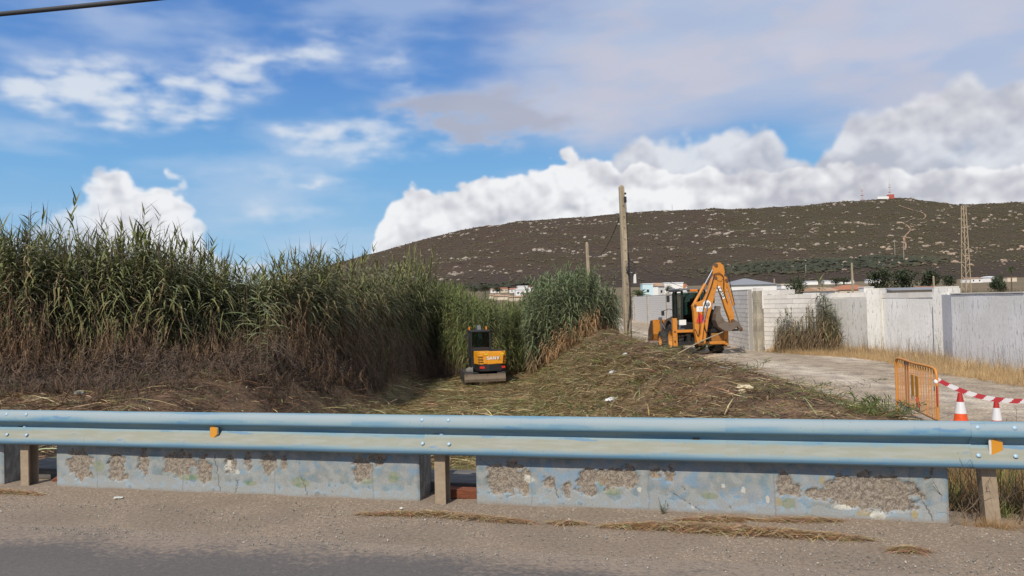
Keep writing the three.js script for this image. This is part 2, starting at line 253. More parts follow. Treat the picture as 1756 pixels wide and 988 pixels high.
{ const g = strip(-60, 60, .2, [.98, 1.3, 1.7, 2.4, 4, 6, 9.5], .006, 0), p = g.attributes.position, uv = g.attributes.uv; for (let i = 0; i < p.count; i++) uv.setXY(i, toS_(p.getX(i), p.getZ(i)) / 6, (toN_(p.getX(i), p.getZ(i)) - .98) / 4); struct('road', g, new THREE.MeshStandardMaterial({ map: roadTex, bumpMap: roadTex, bumpScale: .006, roughness: .92 })); }
struct('road_shoulder', strip(-60, 60, .12, [-.42, -.2, 0, .2, .45, .7, .95, 1.2, 1.45], (s, n) => .0 + .012 * sm(.35, -.05, n) * (1 + 1.2 * n2(s * 3, n * 3)) + .0035 * n2(s * 5, n * 5 + 2) * sm(1.3, .9, n) - .004 * sm(1, 1.4, n)), shoulderMat);
// dirt lane beside the white wall
{
  const zs = lines([[-7.6, 0], [-30, .25], [-60, .7], [-125, 2]]), us = [...Array(25).keys()].map((i) => i / 24), p = [], uv = [], c = [], idx = [];
  zs.forEach((z, j) => { const d = -z, x0 = 6.75 - .6 * sm(20, 30, d) + .55 * fbm(d * .35, 1, 1, 4) + .02 * Math.max(0, d - 40), x1 = Math.min(14.2, 12.9 + .06 * Math.max(0, d - 40)) + .4 * fbm(d * .4, 5, 2, 3);
    us.forEach((u, i) => { const x = lerp(x0, x1, u), y = H(x, z) + .014; p.push(x, y, z); uv.push(x / 3.1, d / 3.1); const a = fbm(x * .5, d * .22, 3, 4), t = sm(-.1, .5, a + .25 * Math.cos((u - .42) * 12)), k = mix3([.62, .52, .395], [.86, .76, .62], t); c.push(...k); if (i && j) { const q = j * 25 + i; idx.push(q, q - 26, q - 1, q, q - 25, q - 26); } }); });
  const g = new THREE.BufferGeometry(); g.setAttribute('position', new THREE.Float32BufferAttribute(p, 3)); g.setAttribute('uv', new THREE.Float32BufferAttribute(uv, 2)); g.setAttribute('color', new THREE.Float32BufferAttribute(c, 3)); g.setIndex(idx); g.computeVertexNormals();
  if (g.attributes.normal.getY(60) < 0) { for (let i = 0; i < idx.length; i += 3) { const t = idx[i]; idx[i] = idx[i + 1]; idx[i + 1] = t; } g.setIndex(idx); g.computeVertexNormals(); }
  struct('dirt_lane', g, new THREE.MeshStandardMaterial({ vertexColors: true, map: soilTex, bumpMap: soilTex, bumpScale: .012, roughness: 1 }));
}
// hill
const ridge = [[-1500, 14], [-900, 16], [-700, 20], [-567, 34], [-448, 66], [-364, 86], [-292, 106], [-209, 126], [-90, 151], [30, 167], [148, 173], [267, 179], [362, 180], [505, 181], [624, 186], [719, 190], [779, 195], [814, 193], [850, 186], [909, 178], [980, 178], [1047, 181], [1300, 190], [1700, 150], [2400, 60]];
function hillH(x, d) {
  const q = x * 1600 / d, R = table(ridge, q), f = clamp((d - 820) / 780), foot = 14 + (d - 800) * .012;
  let h;
  if (d <= 1600) { const g = Math.pow(f, .92) * (1 - .12 * Math.sin(f * Math.PI)); h = foot + (R - foot) * g; } else h = foot + (R - foot) * (1 - sm(1600, 2300, d)) * 1;
  const amp = sm(0, .25, f) * (1 - .75 * sm(.75, 1, f)) * sm(20, 90, R);
  return h + amp * (16 * fbm(x * .006, d * .006, 1, 4) + 11 * fbm(x * .012, d * .004, 6, 3)) + sm(.05, .3, f) * sm(20, 80, R) * 1.6 * fbm(x * .03, d * .03, 4, 3);
}
const hillTex = tex(1024, 1024, (u, v) => { const a = tileF(u, v, 8, 5, 11), b = tileF(u, v, 90, 3, 12), q = .84 + .2 * a + .34 * b; return [q, q, q]; }, { srgb: true });
const hillPos = (x, d) => [x, hillH(x, d), -d];
{
  const xs = lines([[-1900, 0], [-700, 60], [1500, 7], [2600, 60]]), zs = lines([[-790, 0], [-1620, 7], [-1800, 25], [-2400, 60]]);
  const colour = (x, z) => {
    const d = -z, f = clamp((d - 820) / 780), a = fbm(x * .007, z * .007, 1, 4), b = fbm(x * .03, z * .03, 9, 3);
    let c = mix3([.115, .082, .058], [.104, .092, .044], sm(-.25, .3, a + .6 * sm(150, 600, x) - .2)); c = mix3(c, [.15, .11, .075], sm(.0, .45, b) * .6);
    c = mix3(c, [.085, .064, .055], (1 - sm(.02, .2, f)) * .8); return [c[0] * 1.14, c[1] * .98, c[2] * .82];
  };
  const hill = struct('hill', sheet(xs, zs, (x, z) => hillH(x, -z), colour, 60), new THREE.MeshStandardMaterial({ vertexColors: true, map: hillTex, bumpMap: hillTex, bumpScale: 2.5, roughness: 1 }));
  // outcrops: low slabs lying along the strata, one mass
  const r = rng(41), rocks = [];
  const base = new THREE.IcosahedronGeometry(1, 1); const bp = base.attributes.position;
  const rockVar = [0, 1, 2, 3].map((k) => { const g = base.clone(), p = g.attributes.position; for (let i = 0; i < p.count; i++) { const q = 1 + .38 * n3(bp.getX(i) * 1.7 + k * 5, bp.getY(i) * 1.7, bp.getZ(i) * 1.7); p.setXYZ(i, bp.getX(i) * q, bp.getY(i) * q, bp.getZ(i) * q); } g.computeVertexNormals(); return g; });
  const rockMat = mat([1, 1, 1], .95); const per = rockVar.map(() => []);
  const bands = [[-230, 100, .32], [-150, 150, .18], [150, 250, .92], [420, 260, .5], [560, 160, .62], [650, 220, .3], [760, 220, .12], [900, 160, .55], [980, 140, .72], [960, 150, .22], [720, 120, .95], [300, 300, .8], [120, 200, .3]];
  let made = 0;
  for (let i = 0; i < 9000 && made < 3300; i++) { // clusters drawn out along the strata, with single boulders between them
    const d0 = 850 + 760 * r(), x0 = (-.38 + 1.06 * r()) * d0, f = (d0 - 820) / 780, q = x0 * 1600 / d0; if (table(ridge, q) < 60) continue;
    let w = .02 + .22 * sm(.1, .45, fbm(x0 * .01, d0 * .02 + x0 * .004, 3, 3)); for (const [bxx, bw, bf] of bands) w += .42 * Math.exp(-(((q - bxx) / bw) ** 2)) * Math.exp(-(((f - bf - (q - bxx) * -.0001) / .035) ** 2)); w += .25 * sm(.93, .99, f) * (q > 100 ? 1 : .3);
    if (r() > w) continue; const n = r() < .35 ? 1 : 2 + Math.floor(10 * r() * r()), warm = sm(450, 950, q) * (1 - sm(.5, .9, f)) * r(), tone0 = r(), spread = 3 + 9 * r();
    for (let k = 0; k < n; k++) {
      made++; const u = (r() + r() - 1) * spread, x = x0 + u, d = d0 + .25 * u + (r() - .5) * 7, big = Math.pow(r(), 4), L = .7 + 2.2 * big + (n === 1 ? 1.2 * r() : 0), hgt = L * (.5 + .4 * r());
      const m = new THREE.Matrix4().compose(V(x, hillH(x, d) + hgt * .1, -d), new THREE.Quaternion().setFromEuler(new THREE.Euler(.3 * (r() - .5), 6.28 * r(), .25 * (r() - .3))), V(L * (1 + .7 * r()), hgt, L));
      per[(i + k) % 4].push([m, mix3(mix3([.20, .165, .13], [.36, .31, .255], clamp(tone0 + .4 * (r() - .5))), [.38, .25, .16], warm * .9)]);
    }
  }
  rockVar.forEach((g, k) => { const im = new THREE.InstancedMesh(g, rockMat, per[k].length); per[k].forEach(([m, c], i) => { im.setMatrixAt(i, m); im.setColorAt(i, lin(...c)); }); im.name = 'rock_outcrops'; im.userData.kind = 'stuff'; shade(im); hill.add(im); });
  // scrub
  const sg = new THREE.IcosahedronGeometry(1, 1), sp = sg.attributes.position; for (let i = 0; i < sp.count; i++) { const q = 1 + .45 * n3(sp.getX(i) * 2.2, sp.getY(i) * 2.2, sp.getZ(i) * 2.2); sp.setXYZ(i, sp.getX(i) * q, sp.getY(i) * q * .75, sp.getZ(i) * q); } sg.computeVertexNormals();
  const list = [];
  for (let i = 0; i < 60000 && list.length < 19000; i++) { const d = 825 + 780 * r() ** .8, x = (-.42 + 1.12 * r()) * d, f = (d - 820) / 780, q = x * 1600 / d; if (table(ridge, q) < 45) continue; const wood = Math.exp(-(((q - 640) / 220) ** 2)) * Math.exp(-(((f - .10 - (q - 640) * .00006) / .045) ** 2)) + Math.exp(-(((q + 20) / 120) ** 2)) * (1 - sm(.02, .06, f)); if (r() > .25 + .4 * sm(-.1, .3, fbm(x * .012, d * .012, 7, 3)) + 1.5 * wood) continue; const k = wood > .25 ? 1.0 + 2.4 * r() : .5 + 1.3 * r() ** 2; list.push([x, d, k, wood]); }
  const im = new THREE.InstancedMesh(sg, mat([1, 1, 1], 1), list.length);
  list.forEach(([x, d, k, w], i) => { im.setMatrixAt(i, new THREE.Matrix4().compose(V(x, hillH(x, d) + k * .2, -d), new THREE.Quaternion().setFromAxisAngle(V(0, 1, 0), i * 1.7), V(k * (1 + .4 * r()), k * (.8 + .5 * r()), k))); im.setColorAt(i, lin(...mix3(mix3([.10, .074, .048], [.09, .082, .04], r()), [.04, .044, .028], clamp(w * 2)))); });
  im.name = 'scrub'; im.userData.kind = 'stuff'; shade(im); hill.add(im);
  // bare track zigzagging below the masts
  const tk = [[792, .86], [812, .8], [835, .74], [845, .68], [812, .62], [800, .57], [812, .52], [822, .46], [806, .40], [800, .34], [803, .27], [798, .2]];
  const curve = new THREE.CatmullRomCurve3(tk.map(([q, f]) => V(q * (820 + 780 * f) / 1600, 0, -(820 + 780 * f)))), pts = curve.getPoints(160), p = [], idx = [], uv = [];
  pts.forEach((a, i) => { const w = 1.3 + .9 * n2(i * .3, 1); for (const s of [-1, 1]) { const x = a.x + s * w; p.push(x, hillH(x, -a.z) + .9, a.z); uv.push(s, i); } if (i) { const k = i * 2; idx.push(k - 2, k - 1, k, k - 1, k + 1, k); } });
  const g = new THREE.BufferGeometry(); g.setAttribute('position', new THREE.Float32BufferAttribute(p, 3)); g.setIndex(idx); g.computeVertexNormals(); part('track', g, mat([.27, .175, .11], 1, { side: THREE.DoubleSide }), hill);
}
console.log('land ready');

// ---------------------------------------------------------------- parapet blocks under the guardrail
const ROADTURN = -RA;
function roadThing(name, label, category, s = 0, n = 0, y = 0, group) { const [x, z] = fromSN(s, n); return thing(name, label, category, [x, y, z], ROADTURN, group); }
const peelL = [[-4.14, .23, .127, .132], [-3.74, .21, .087, .13], [-3.68, .12, .07, .03], [-3.46, .259, .055, .103], [-3.09, .263, .147, .102], [-2.83, .205, .064, .111], [-2.57, .262, .063, .06], [-2.4, .291, .034, .074], [-2.21, .282, .066, .089], [-2.05, .276, .033, .064], [-1.34, .248, .078, .095], [-1.2, .337, .062, .047], [-4.05, .14, .05, .03]];
const greenL = [[-3.93, .21, .056, .052], [-2.99, .139, .117, .03], [-2.83, .134, .081, .03], [-2.39, .109, .067, .025], [-1.91, .129, .081, .049], [-1.06, .199, .051, .047], [-1.3, .163, .072, .033]];
const whiteL = [[-2.6, .25, .05, .05], [-2.5, .2, .03, .02]];
const peelR = [[-.1, .211, .164, .118], [.53, .217, .071, .106], [.76, .255, .153, .079], [1.04, .29, .039, .035], [1.15, .293, .034, .043], [.37, .15, .032, .062], [.22, .194, .046, .031], [1.96, .243, .047, .092], [2.03, .195, .039, .058], [2.54, .201, .279, .122], [2.35, .24, .12, .07], [2.72, .13, .1, .06], [2.17, .176, .078, .041]];
const whiteR = [[.92, .169, .022, .022], [1.53, .216, .016, .017], [1.67, .195, .02, .025], [1.31, .05, .017, .026], [2.58, .045, .056, .032], [1.84, .13, .016, .033], [.07, .212, .042, .036], [2.36, .09, .08, .018]];
const yellowR = [[2.48, .053, .064, .02], [1.92, .112, .024, .033], [2.21, .28, .023, .033], [2.81, .059, .029, .032]], greenR = [[1.98, .106, .055, .042], [.64, .208, .035, .044], [.72, .14, .066, .031], [1.43, .136, .066, .026]];
const cracksAt = [[2.82, .26, 2.93, .02], [2.85, .17, 2.78, .09], [.26, .22, .3, .08], [1.12, .18, 1.38, .02], [-2.73, .34, -2.68, .02], [-2.5, .13, -2.53, .02], [-.32, .36, -.18, .27], [-1.9, .18, -1.84, .02]];
function parapet(s0, s1, height, peel, white, green, yellow, label) {
  const L = s1 - s0, thick = .3, g = roadThing('concrete_parapet', label, 'parapet', s0, -.1, 0, 'parapet blocks along the road');
  const near = (list, s, y, k) => { let b = 0; for (const [a, e, ra, re] of list) { const q = ((s - a) / ra) ** 2 + ((y - e) / re) ** 2; b = Math.max(b, 1.25 - q + k); } return b; };
  const crackD = (s, y) => { let m = 9; for (const [a, b, c, d] of cracksAt) { const dx = c - a, dy = d - b, t = clamp(((s - a) * dx + (y - b) * dy) / (dx * dx + dy * dy)), w = .014 * n2(t * 9 + a, 3) + .008 * n2(t * 31, a); m = Math.min(m, Math.hypot(s - a - dx * t - w, y - b - dy * t)); } return m; };
  const ragged = (s, y) => near(peel, s + .05 * fbm(s * 11, y * 9, 15, 3) + .03 * fbm(s * 30, y * 30, 4, 2), y + .06 * fbm(s * 10, y * 10, 25, 3) + .025 * fbm(s * 34, y * 34, 5, 2), 1.15 * fbm(s * 13, y * 13, 1, 4));
  const peelAt = (s, y) => Math.max(sm(.04, .13, ragged(s, y)), sm(.43, .47, fbm(s * 7, y * 8, 71, 4) + .12 * fbm(s * 40, y * 40, 72, 2)));
  const W = 1024, Hh = 256;
  const colour = tex(W, Hh, (u, v) => {
    const s = s0 + u * L, y = v * height, a = fbm(s * 2.2, y * 3, 5, 4), b = fbm(s * 14, y * 14, 6, 4), f = n3(s * 90, y * 90, 1), st = fbm(s * 9, y * 1.4, 8, 3);
    let c = mix3([.25, .305, .325], [.38, .45, .48], sm(-.3, .35, a + .5 * b)); c = mix3(c, [.29, .42, .57], sm(.0, .4, fbm(s * 1.7, y * 5, 12, 4) + (s > -.4 ? .16 : .0)) * .62); c = mix3(c, [.26, .28, .25], sm(.05, .4, fbm(s * 2.6, y * 6, 42, 4) + (s < -.4 ? .08 : -.06)) * .6);
    c = mix3(c, [.30, .31, .31], sm(.05, .45, st + .2 * b) * .55);                     // grey weathering streaks
    c = mix3(c, [.50, .56, .61], sm(.05, .3, b + .55 * sm(.15, .08, y + .1 * a + .05 * st)) * .6); // limewash along the foot
    const gr = near(green, s, y, 1.5 * b + .3 * f); c = mix3(c, mix3([.17, .26, .13], [.25, .33, .12], sm(-.3, .3, b)), sm(.2, .55, gr) * .85);
    const ye = near(yellow, s, y, 1.1 * b); c = mix3(c, [.52, .36, .10], sm(.25, .6, ye) * .85);
    c = [c[0] * .93, c[1], c[2] * 1.04];
    const p = peelAt(s, y), rim = sm(.02, .3, ragged(s, y) + .3) * (1 - p);
    c = mix3(c, [.40, .37, .32], rim * .6 * sm(-.1, .3, b + .2));
    if (p > 0) { const stone = n3(s * 75, y * 80, 2), cell = n3(s * 150, y * 150, 7); let q = mix3([.21, .17, .135], [.43, .37, .30], sm(-.45, .5, .7 * stone + .5 * cell + .6 * n3(s * 30, y * 34, 81))); q = mix3(q, [.40, .27, .15], sm(.1, .5, fbm(s * 5, y * 6, 83, 3)) * .55); q = mix3(q, [.15, .12, .095], sm(.3, .6, -cell - .1) * .7); q = mix3(q, [.5, .46, .4], sm(.5, .7, n3(s * 80, y * 80, 61))); c = mix3(c, q, p); }
    const wh = near(white, s, y, 1.6 * b + .4 * f); c = mix3(c, [.68, .66, .58], sm(.3, .6, wh) * .9);
    const cd = crackD(s, y); c = mix3(c, [.10, .09, .08], (1 - sm(.002, .006, cd)) * .85);
    c = mix3(c, [.34, .28, .22], sm(.045, .005, y + .03 * b + .02 * a) * .8);          // splashed soil
    const pit = n3(s * 40, y * 40, 21); if (pit > .78) c = mix3(c, [.16, .15, .14], .7);
    const joint = Math.abs(((s - s0) % .9) - .45 + .01 * n2(y * 9, s)); if (joint < .006) c = mix3(c, [.22, .24, .26], .45 * sm(-.4, .2, b + .2));
    return S3([c[0] * .69 * (1 + .14 * f), c[1] * .69 * (1 + .14 * f), c[2] * .69 * (1 + .14 * f)]);
  }, { srgb: true, wrap: false });
  const nx = Math.round(L / .012), ny = Math.round(height / .012), P = [], uv = [], idx = [];
  for (let j = 0; j <= ny; j++) for (let i = 0; i <= nx; i++) {
    const x = L * i / nx, y = height * j / ny, s = s0 + x, e = Math.min(x, L - x, height - y), p = peelAt(s, y), cd = crackD(s, y);
    const z = -.012 * p * (e > .004 ? 1 : 0) + p * .006 * n3(s * 75, y * 80, 2) + p * .006 * n3(s * 22, y * 22, 9) + .003 * fbm(s * 4, y * 4, 3, 3) - .006 * (1 - sm(.002, .012, cd)) - .012 * sm(.018, 0, e);
    P.push(x, y - .012 * sm(.012, 0, height - y) * Math.abs(n2(s * 7, 3)), z); uv.push(x / L, y / height); if (i && j) { const k = j * (nx + 1) + i; idx.push(k - nx - 2, k - nx - 1, k, k - nx - 2, k, k - 1); }
  }
  const face = new THREE.BufferGeometry(); face.setAttribute('position', new THREE.Float32BufferAttribute(P, 3)); face.setAttribute('uv', new THREE.Float32BufferAttribute(uv, 2)); face.setIndex(idx); face.computeVertexNormals();
  part('painted_face', face, new THREE.MeshStandardMaterial({ map: colour, roughness: .9 }), g);
  part('concrete_core', bx(L - .006, height - .006, thick - .02, L / 2, height / 2 - .03, -thick / 2 - .012, .012), concreteMat, g);
  return g;
}
const concTex = tex(512, 512, (u, v) => { const a = tileF(u, v, 5, 5, 21), b = tileF(u, v, 70, 3, 22), q = .78 + .25 * a + .28 * b; return [q, q * .99, q * .96]; }, { srgb: true });
const postTex = tex(256, 256, (u, v) => { const q = .86 + .12 * tileF(u, v, 4, 4, 23) + .08 * tileF(u, v, 30, 2, 24); return [q, q * .99, q * .97]; }, { srgb: true });
const concreteMat = new THREE.MeshStandardMaterial({ color: lin(.42, .42, .40), map: concTex, bumpMap: concTex, bumpScale: .01, roughness: 1 });
parapet(-8.9, -5.0, .56, [[-5.3, .22, .07, .1], [-5.6, .3, .1, .08]], [], [], [], 'short end of pale blue parapet block at the left picture edge');
parapet(-4.4, -.84, .56, peelL, whiteL, greenL, [], 'pale blue peeling concrete parapet with green paint smears between two posts');
parapet(-.36, 3.03, .56, peelR, whiteR, greenR, yellowR, 'blue concrete parapet with one huge bare aggregate patch and yellow flecks');
// ledges behind the gaps
for (const [a, b, w, label] of [[-5.0, -4.4, .5, 'low concrete ledge behind the leftmost rail post'], [-.84, -.36, .5, 'low concrete ledge behind the middle rail post']]) {
  const g = roadThing('concrete_ledge', label, 'ledge', (a + b) / 2, -.62, 0, 'ledges in the parapet gaps');
  part('slab', bx(b - a + .5, .1, w, 0, .06, 0, .012), new THREE.MeshStandardMaterial({ color: lin(.20, .19, .185), map: concTex, roughness: 1 }), g);
}
const clay = new THREE.MeshStandardMaterial({ color: lin(.46, .15, .075), map: concTex, bumpMap: concTex, bumpScale: .01, roughness: .95 });
{ let m = single('clay_brick', bx(.40, .075, .11, 0, 0, 0, .008), clay, 'long red clay brick lying in the gap beside the middle post', 'brick', 'bricks in the parapet gaps'); let [x, z] = fromSN(-.53, -.30); m.position.set(x, .046, z); m.rotation.y = ROADTURN;
  m = single('clay_brick', bx(.26, .06, .14, 0, 0, 0, .008), clay, 'broken red clay brick lying in the gap beside the leftmost post', 'brick', 'bricks in the parapet gaps');[x, z] = fromSN(-4.47, -.33); m.position.set(x, .05, z); m.rotation.set(.1, ROADTURN + .35, .22); }

// ---------------------------------------------------------------- guardrail
{
  const rail = roadThing('guardrail', 'pale blue steel crash barrier running along the whole road edge', 'guardrail');
  const prof = [[-.05, .313], [-.03, .311], [-.005, .300], [.01, .28], [.018, .255], [.02, .232], [.012, .213], [-.012, .2], [-.038, .19], [-.052, .175], [-.053, .16], [-.037, .138], [-.012, .108], [.008, .08], [.02, .052], [.018, .028], [.006, .01], [-.02, -.001], [-.05, -.003]];
  const curve = new THREE.SplineCurve(prof.map((p) => new THREE.Vector2(p[0], p[1]))), fine = curve.getPoints(56), lens = [0]; for (let i = 1; i < fine.length; i++) lens.push(lens[i - 1] + fine[i].distanceTo(fine[i - 1])); const LT = lens[lens.length - 1];
  const railTex = tex(2048, 256, (u, v) => { // u along 4.3 m, v down the profile: sky-blue paint, chalked, with road dust caught on the two humps
    const s = u * 4.3, y = v * LT, a = fbm(s * 1.1, y * 9, 3, 4), b = fbm(s * 5, y * 30, 5, 4), k = fbm(s * .55, y * 2, 9, 3), f = n3(s * 120, y * 260, 3), dr = fbm(s * 26, y * 2.5, 14, 3);
    let c = mix3([.27, .50, .64], [.20, .43, .62], sm(-.3, .3, b));
    c = mix3(c, [.43, .60, .65], sm(-.3, .3, a + .3 * k + .05) * .85);
    const up = Math.exp(-(((v - .14) / .09) ** 2)), lo = Math.exp(-(((v - .66) / .12) ** 2)), tan = sm(.22, .75, lo * (.95 + .8 * k + .5 * a) + .22 * dr);
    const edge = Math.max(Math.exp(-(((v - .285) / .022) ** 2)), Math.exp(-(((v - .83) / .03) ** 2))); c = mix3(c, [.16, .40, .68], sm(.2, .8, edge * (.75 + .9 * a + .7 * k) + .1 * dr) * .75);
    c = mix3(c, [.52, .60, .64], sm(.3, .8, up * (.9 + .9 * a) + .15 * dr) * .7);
    c = mix3(c, mix3([.47, .46, .35], [.52, .515, .43], sm(-.2, .3, b)), tan * .9);
    const bare = fbm(s * 3.1, y * 14, 33, 4); if (bare > .34) c = mix3(c, [.16, .38, .66], sm(.34, .42, bare) * .7);      // clean blue rubs
    const scr = n3(s * 2.5, y * 160, 44); if (scr > .82) c = mix3(c, [.26, .26, .25], .4);
    const run = fbm(s * 34, y * 3, 77, 3); if (run > .3) c = mix3(c, [.30, .29, .26], sm(.3, .5, run) * .35); if (n3(s * 60, y * 60, 50) > .74) c = mix3(c, [.22, .20, .18], .5);
    return S3(c.map((q) => q * .54 * (1 + .07 * f)));
  }, { srgb: true, wrap: false }); railTex.wrapS = THREE.RepeatWrapping;
  const railMat = new THREE.MeshStandardMaterial({ map: railTex, roughness: .72 });
  const seams = [-9.1, -4.98, -.76, 3.15, 7.3, 11.4];
  for (let k = 0; k < seams.length - 1; k++) {
    const s0 = seams[k], s1 = seams[k + 1] + .32, ss = lines([[s0, 0], [s1, .1]]), P = [], uv = [], idx = [], n = fine.length, lift = (s) => .0045 * sm(.5, .0, s - s0), dent = (s, y) => .004 * fbm(s * .9, y * 4, k, 3);
    for (const back of [0, 1]) ss.forEach((s, j) => fine.forEach((p, i) => { const q = fine[Math.min(i + 1, n - 1)], r = fine[Math.max(i - 1, 0)], tx = q.x - r.x, ty = q.y - r.y, l = Math.hypot(tx, ty), off = back ? -.0035 : 0; P.push(s, p.y + .405 + (tx / l) * off + .003 * n2(s * .7, k), p.x + (-ty / l) * off + lift(s) + dent(s, p.y)); uv.push((s + k * 1.37) / 4.3, lens[i] / LT); if (i && j) { const b = back * ss.length * n + j * n + i; back ? idx.push(b, b - 1, b - n - 1, b, b - n - 1, b - n) : idx.push(b, b - n - 1, b - 1, b, b - n, b - n - 1); } }));
    const off = ss.length * n; for (const j of [0, ss.length - 1]) for (let i = 1; i < n; i++) { const a = j * n + i; idx.push(a, a - 1, a + off, a - 1, a - 1 + off, a + off); } for (const i of [0, n - 1]) for (let j = 1; j < ss.length; j++) { const a = j * n + i; idx.push(a, a - n, a + off, a - n, a - n + off, a + off); }
    const g = new THREE.BufferGeometry(); g.setAttribute('position', new THREE.Float32BufferAttribute(P, 3)); g.setAttribute('uv', new THREE.Float32BufferAttribute(uv, 2)); g.setIndex(idx); g.computeVertexNormals(); railMat.side = THREE.DoubleSide;
    part('rail_beam', g, railMat, rail);
  }
  const postMat = new THREE.MeshStandardMaterial({ color: lin(.42, .33, .24), map: postTex, roughness: .85 }), boltMat = mat([.33, .47, .58], .5, { metalness: .1 });
  const cShape = new THREE.Shape([[-.042, -.055], [.042, -.055], [.042, -.049], [-.035, -.049], [-.035, .049], [.042, .049], [.042, .055], [-.042, .055]].map((p) => new THREE.Vector2(...p)));
  for (const [s, lean] of [[-4.72, 0], [-.65, .005], [3.30, -.045]]) {
    const g = new THREE.ExtrudeGeometry(cShape, { depth: .78, bevelEnabled: true, bevelSize: .003, bevelThickness: .002, bevelSegments: 1 }); g.rotateX(-Math.PI / 2); g.rotateZ(-lean * 0 + (lean < 0 ? .06 : 0)); g.translate(s, -.14, -.125); part('post', g, postMat, rail);
    for (const [ds, y, r] of [[-.11, .685, .016], [.11, .685, .016], [-.11, .5, .016], [.11, .5, .016], [.03, .562, .019], [-.11, .455, .011], [.11, .455, .011]]) {
      const zz = y > .6 ? .012 : y > .55 ? -.05 : y > .48 ? .012 : -.005; const b = new THREE.SphereGeometry(r, 10, 5, 0, 6.2832, 0, 1.35); b.scale(1, .62, 1); b.rotateX(Math.PI / 2 - (y > .6 ? .3 : y > .55 ? 0 : y > .48 ? .5 : -.7)); b.translate(s + ds, y, zz); part('bolt', b, boltMat, rail);
    }
    part('slot', bx(.05, .016, .004, s - .02, .562, -.0505, .002), mat([.04, .035, .03], .9), rail);
  }
  part('slot', bx(.05, .017, .004, 1.352, .564, -.0505, .002), mat([.10, .085, .06], .9), rail);
  const amber = mat([.62, .27, .03], .35), grey = mat([.25, .24, .21], .6), white = mat([.62, .60, .55], .5);
  const shapeR = [[-.04, -.075], [.012, -.045], [.046, -.012], [.046, .038], [.0, .06], [-.04, .066]];
  for (const [s, w] of [[-2.67, 0], [3.30, 1]]) {
    const holder = part('reflector', plate(shapeR.map((p) => [p[0] * 1.02, p[1] * 1.02]), .012, .003).rotateY(w ? .3 : -.15).translate(s, .55, -.02), w ? white : grey, rail, w ? 'reflector with a pale left edge' : undefined);
    part('lens', plate(shapeR.map((p) => [p[0] * .86 + (w ? .008 : .001), p[1] * .86]), .006, .001).rotateY(w ? .3 : -.15).translate(s, .55, -.011), amber, holder);
  }
}
// ---------------------------------------------------------------- loose straw, weeds and chippings on the shoulder
const leafMat = new THREE.MeshStandardMaterial({ vertexColors: true, side: THREE.DoubleSide, roughness: .75 });
const strawCols = [[.34, .20, .09], [.42, .28, .14], [.24, .135, .06], [.48, .37, .22], [.29, .165, .075]];
function strawHeap(pts, width, count, thick, seed, label) {
  const r = rng(seed), b = new GB(), cv = new THREE.CatmullRomCurve3(pts.map(([s, n]) => { const [x, z] = fromSN(s, n); return V(x, 0, z); }));
  for (let i = 0; i < count; i++) {
    const t = r(), p = cv.getPoint(t), env = Math.sin(Math.PI * clamp(t * .96 + .02)) ** .5, g = (r() + r() + r() - 1.5) / 1.5; p.x += g * width * env * RN[0] + (r() - .5) * .06; p.z += g * width * env * RN[1];
    p.y = .012 + (1 - Math.abs(g)) * thick * env * r(); const a = RA + (r() - .5) * (r() < .65 ? .7 : 2.6) + (r() < .5 ? Math.PI : 0), dir = V(Math.cos(a), (r() - .35) * .22, Math.sin(a)).normalize(), side = V(-Math.sin(a), (r() - .5) * .8, Math.cos(a)).normalize();
    const c = strawCols[Math.floor(r() * 5)].map((q) => q * (.75 + .5 * r())); b.blade(p, dir, side, .05 + .2 * r() * r(), .002 + .004 * r(), .15 + .25 * r(), c, c, 2, (r() - .5) * .5);
  }
  return single('straw_heap', b.geo(), leafMat, label, 'straw', 'straw swept against the parapets');
}
strawHeap([[-1.15, .33], [-.79, .28], [-.5, .27], [-.13, .31], [.18, .35]], .075, 1900, .045, 3, 'straw wisps strewn in front of the middle rail post');
strawHeap([[.35, .33], [.55, .32]], .045, 420, .03, 4, 'smallest straw tuft right of the middle gap');
strawHeap([[.73, .35], [1.13, .32], [1.52, .34], [1.93, .35], [2.42, .37]], .1, 4200, .06, 5, 'longest straw drift in front of the bare aggregate patch');
strawHeap([[1.24, .1], [1.5, .07], [1.75, .03]], .05, 1100, .04, 6, 'straw line tucked against the foot of the right parapet');
strawHeap([[1.82, .05], [2.05, .0], [2.3, -.03]], .045, 900, .04, 7, 'straw clump at the foot of the bare aggregate patch');
strawHeap([[-5.0, .14], [-4.7, .17], [-4.3, .18]], .08, 1000, .04, 8, 'straw tuft at the foot of the leftmost post');
strawHeap([[2.56, .56], [2.68, .57]], .04, 420, .035, 9, 'round dry clod of straw out on the right shoulder');
{ // chippings
  const r = rng(12), g = new THREE.DodecahedronGeometry(1, 0), N = 16000, im = new THREE.InstancedMesh(g, mat([1, 1, 1], .9), N);
  for (let i = 0; i < N; i++) { const s = -6.5 + 10.5 * r(), n = -.05 + 1.22 * r() ** .8, dens = fbm(s * 1.2, n * 3, 3, 3); const [x, z] = fromSN(s, n + (dens < -.05 ? -.0 : 0)); const k = (.0016 + .0042 * r() ** 6) * (dens > 0 ? 1 : .6), q = r() < .4 ? .2 + .28 * r() : .12 + .18 * r(); im.setMatrixAt(i, new THREE.Matrix4().compose(V(x, .009 + k * .3, z), new THREE.Quaternion().setFromEuler(new THREE.Euler(r() * 6, r() * 6, r() * 6)), V(k * (1 + r()), k, k))); im.setColorAt(i, lin(q, q * .93, q * .82)); }
  im.name = 'chippings'; im.userData = { kind: 'stuff', label: 'pale stone chippings scattered over the shoulder' }; shade(im); scene.add(im);
}
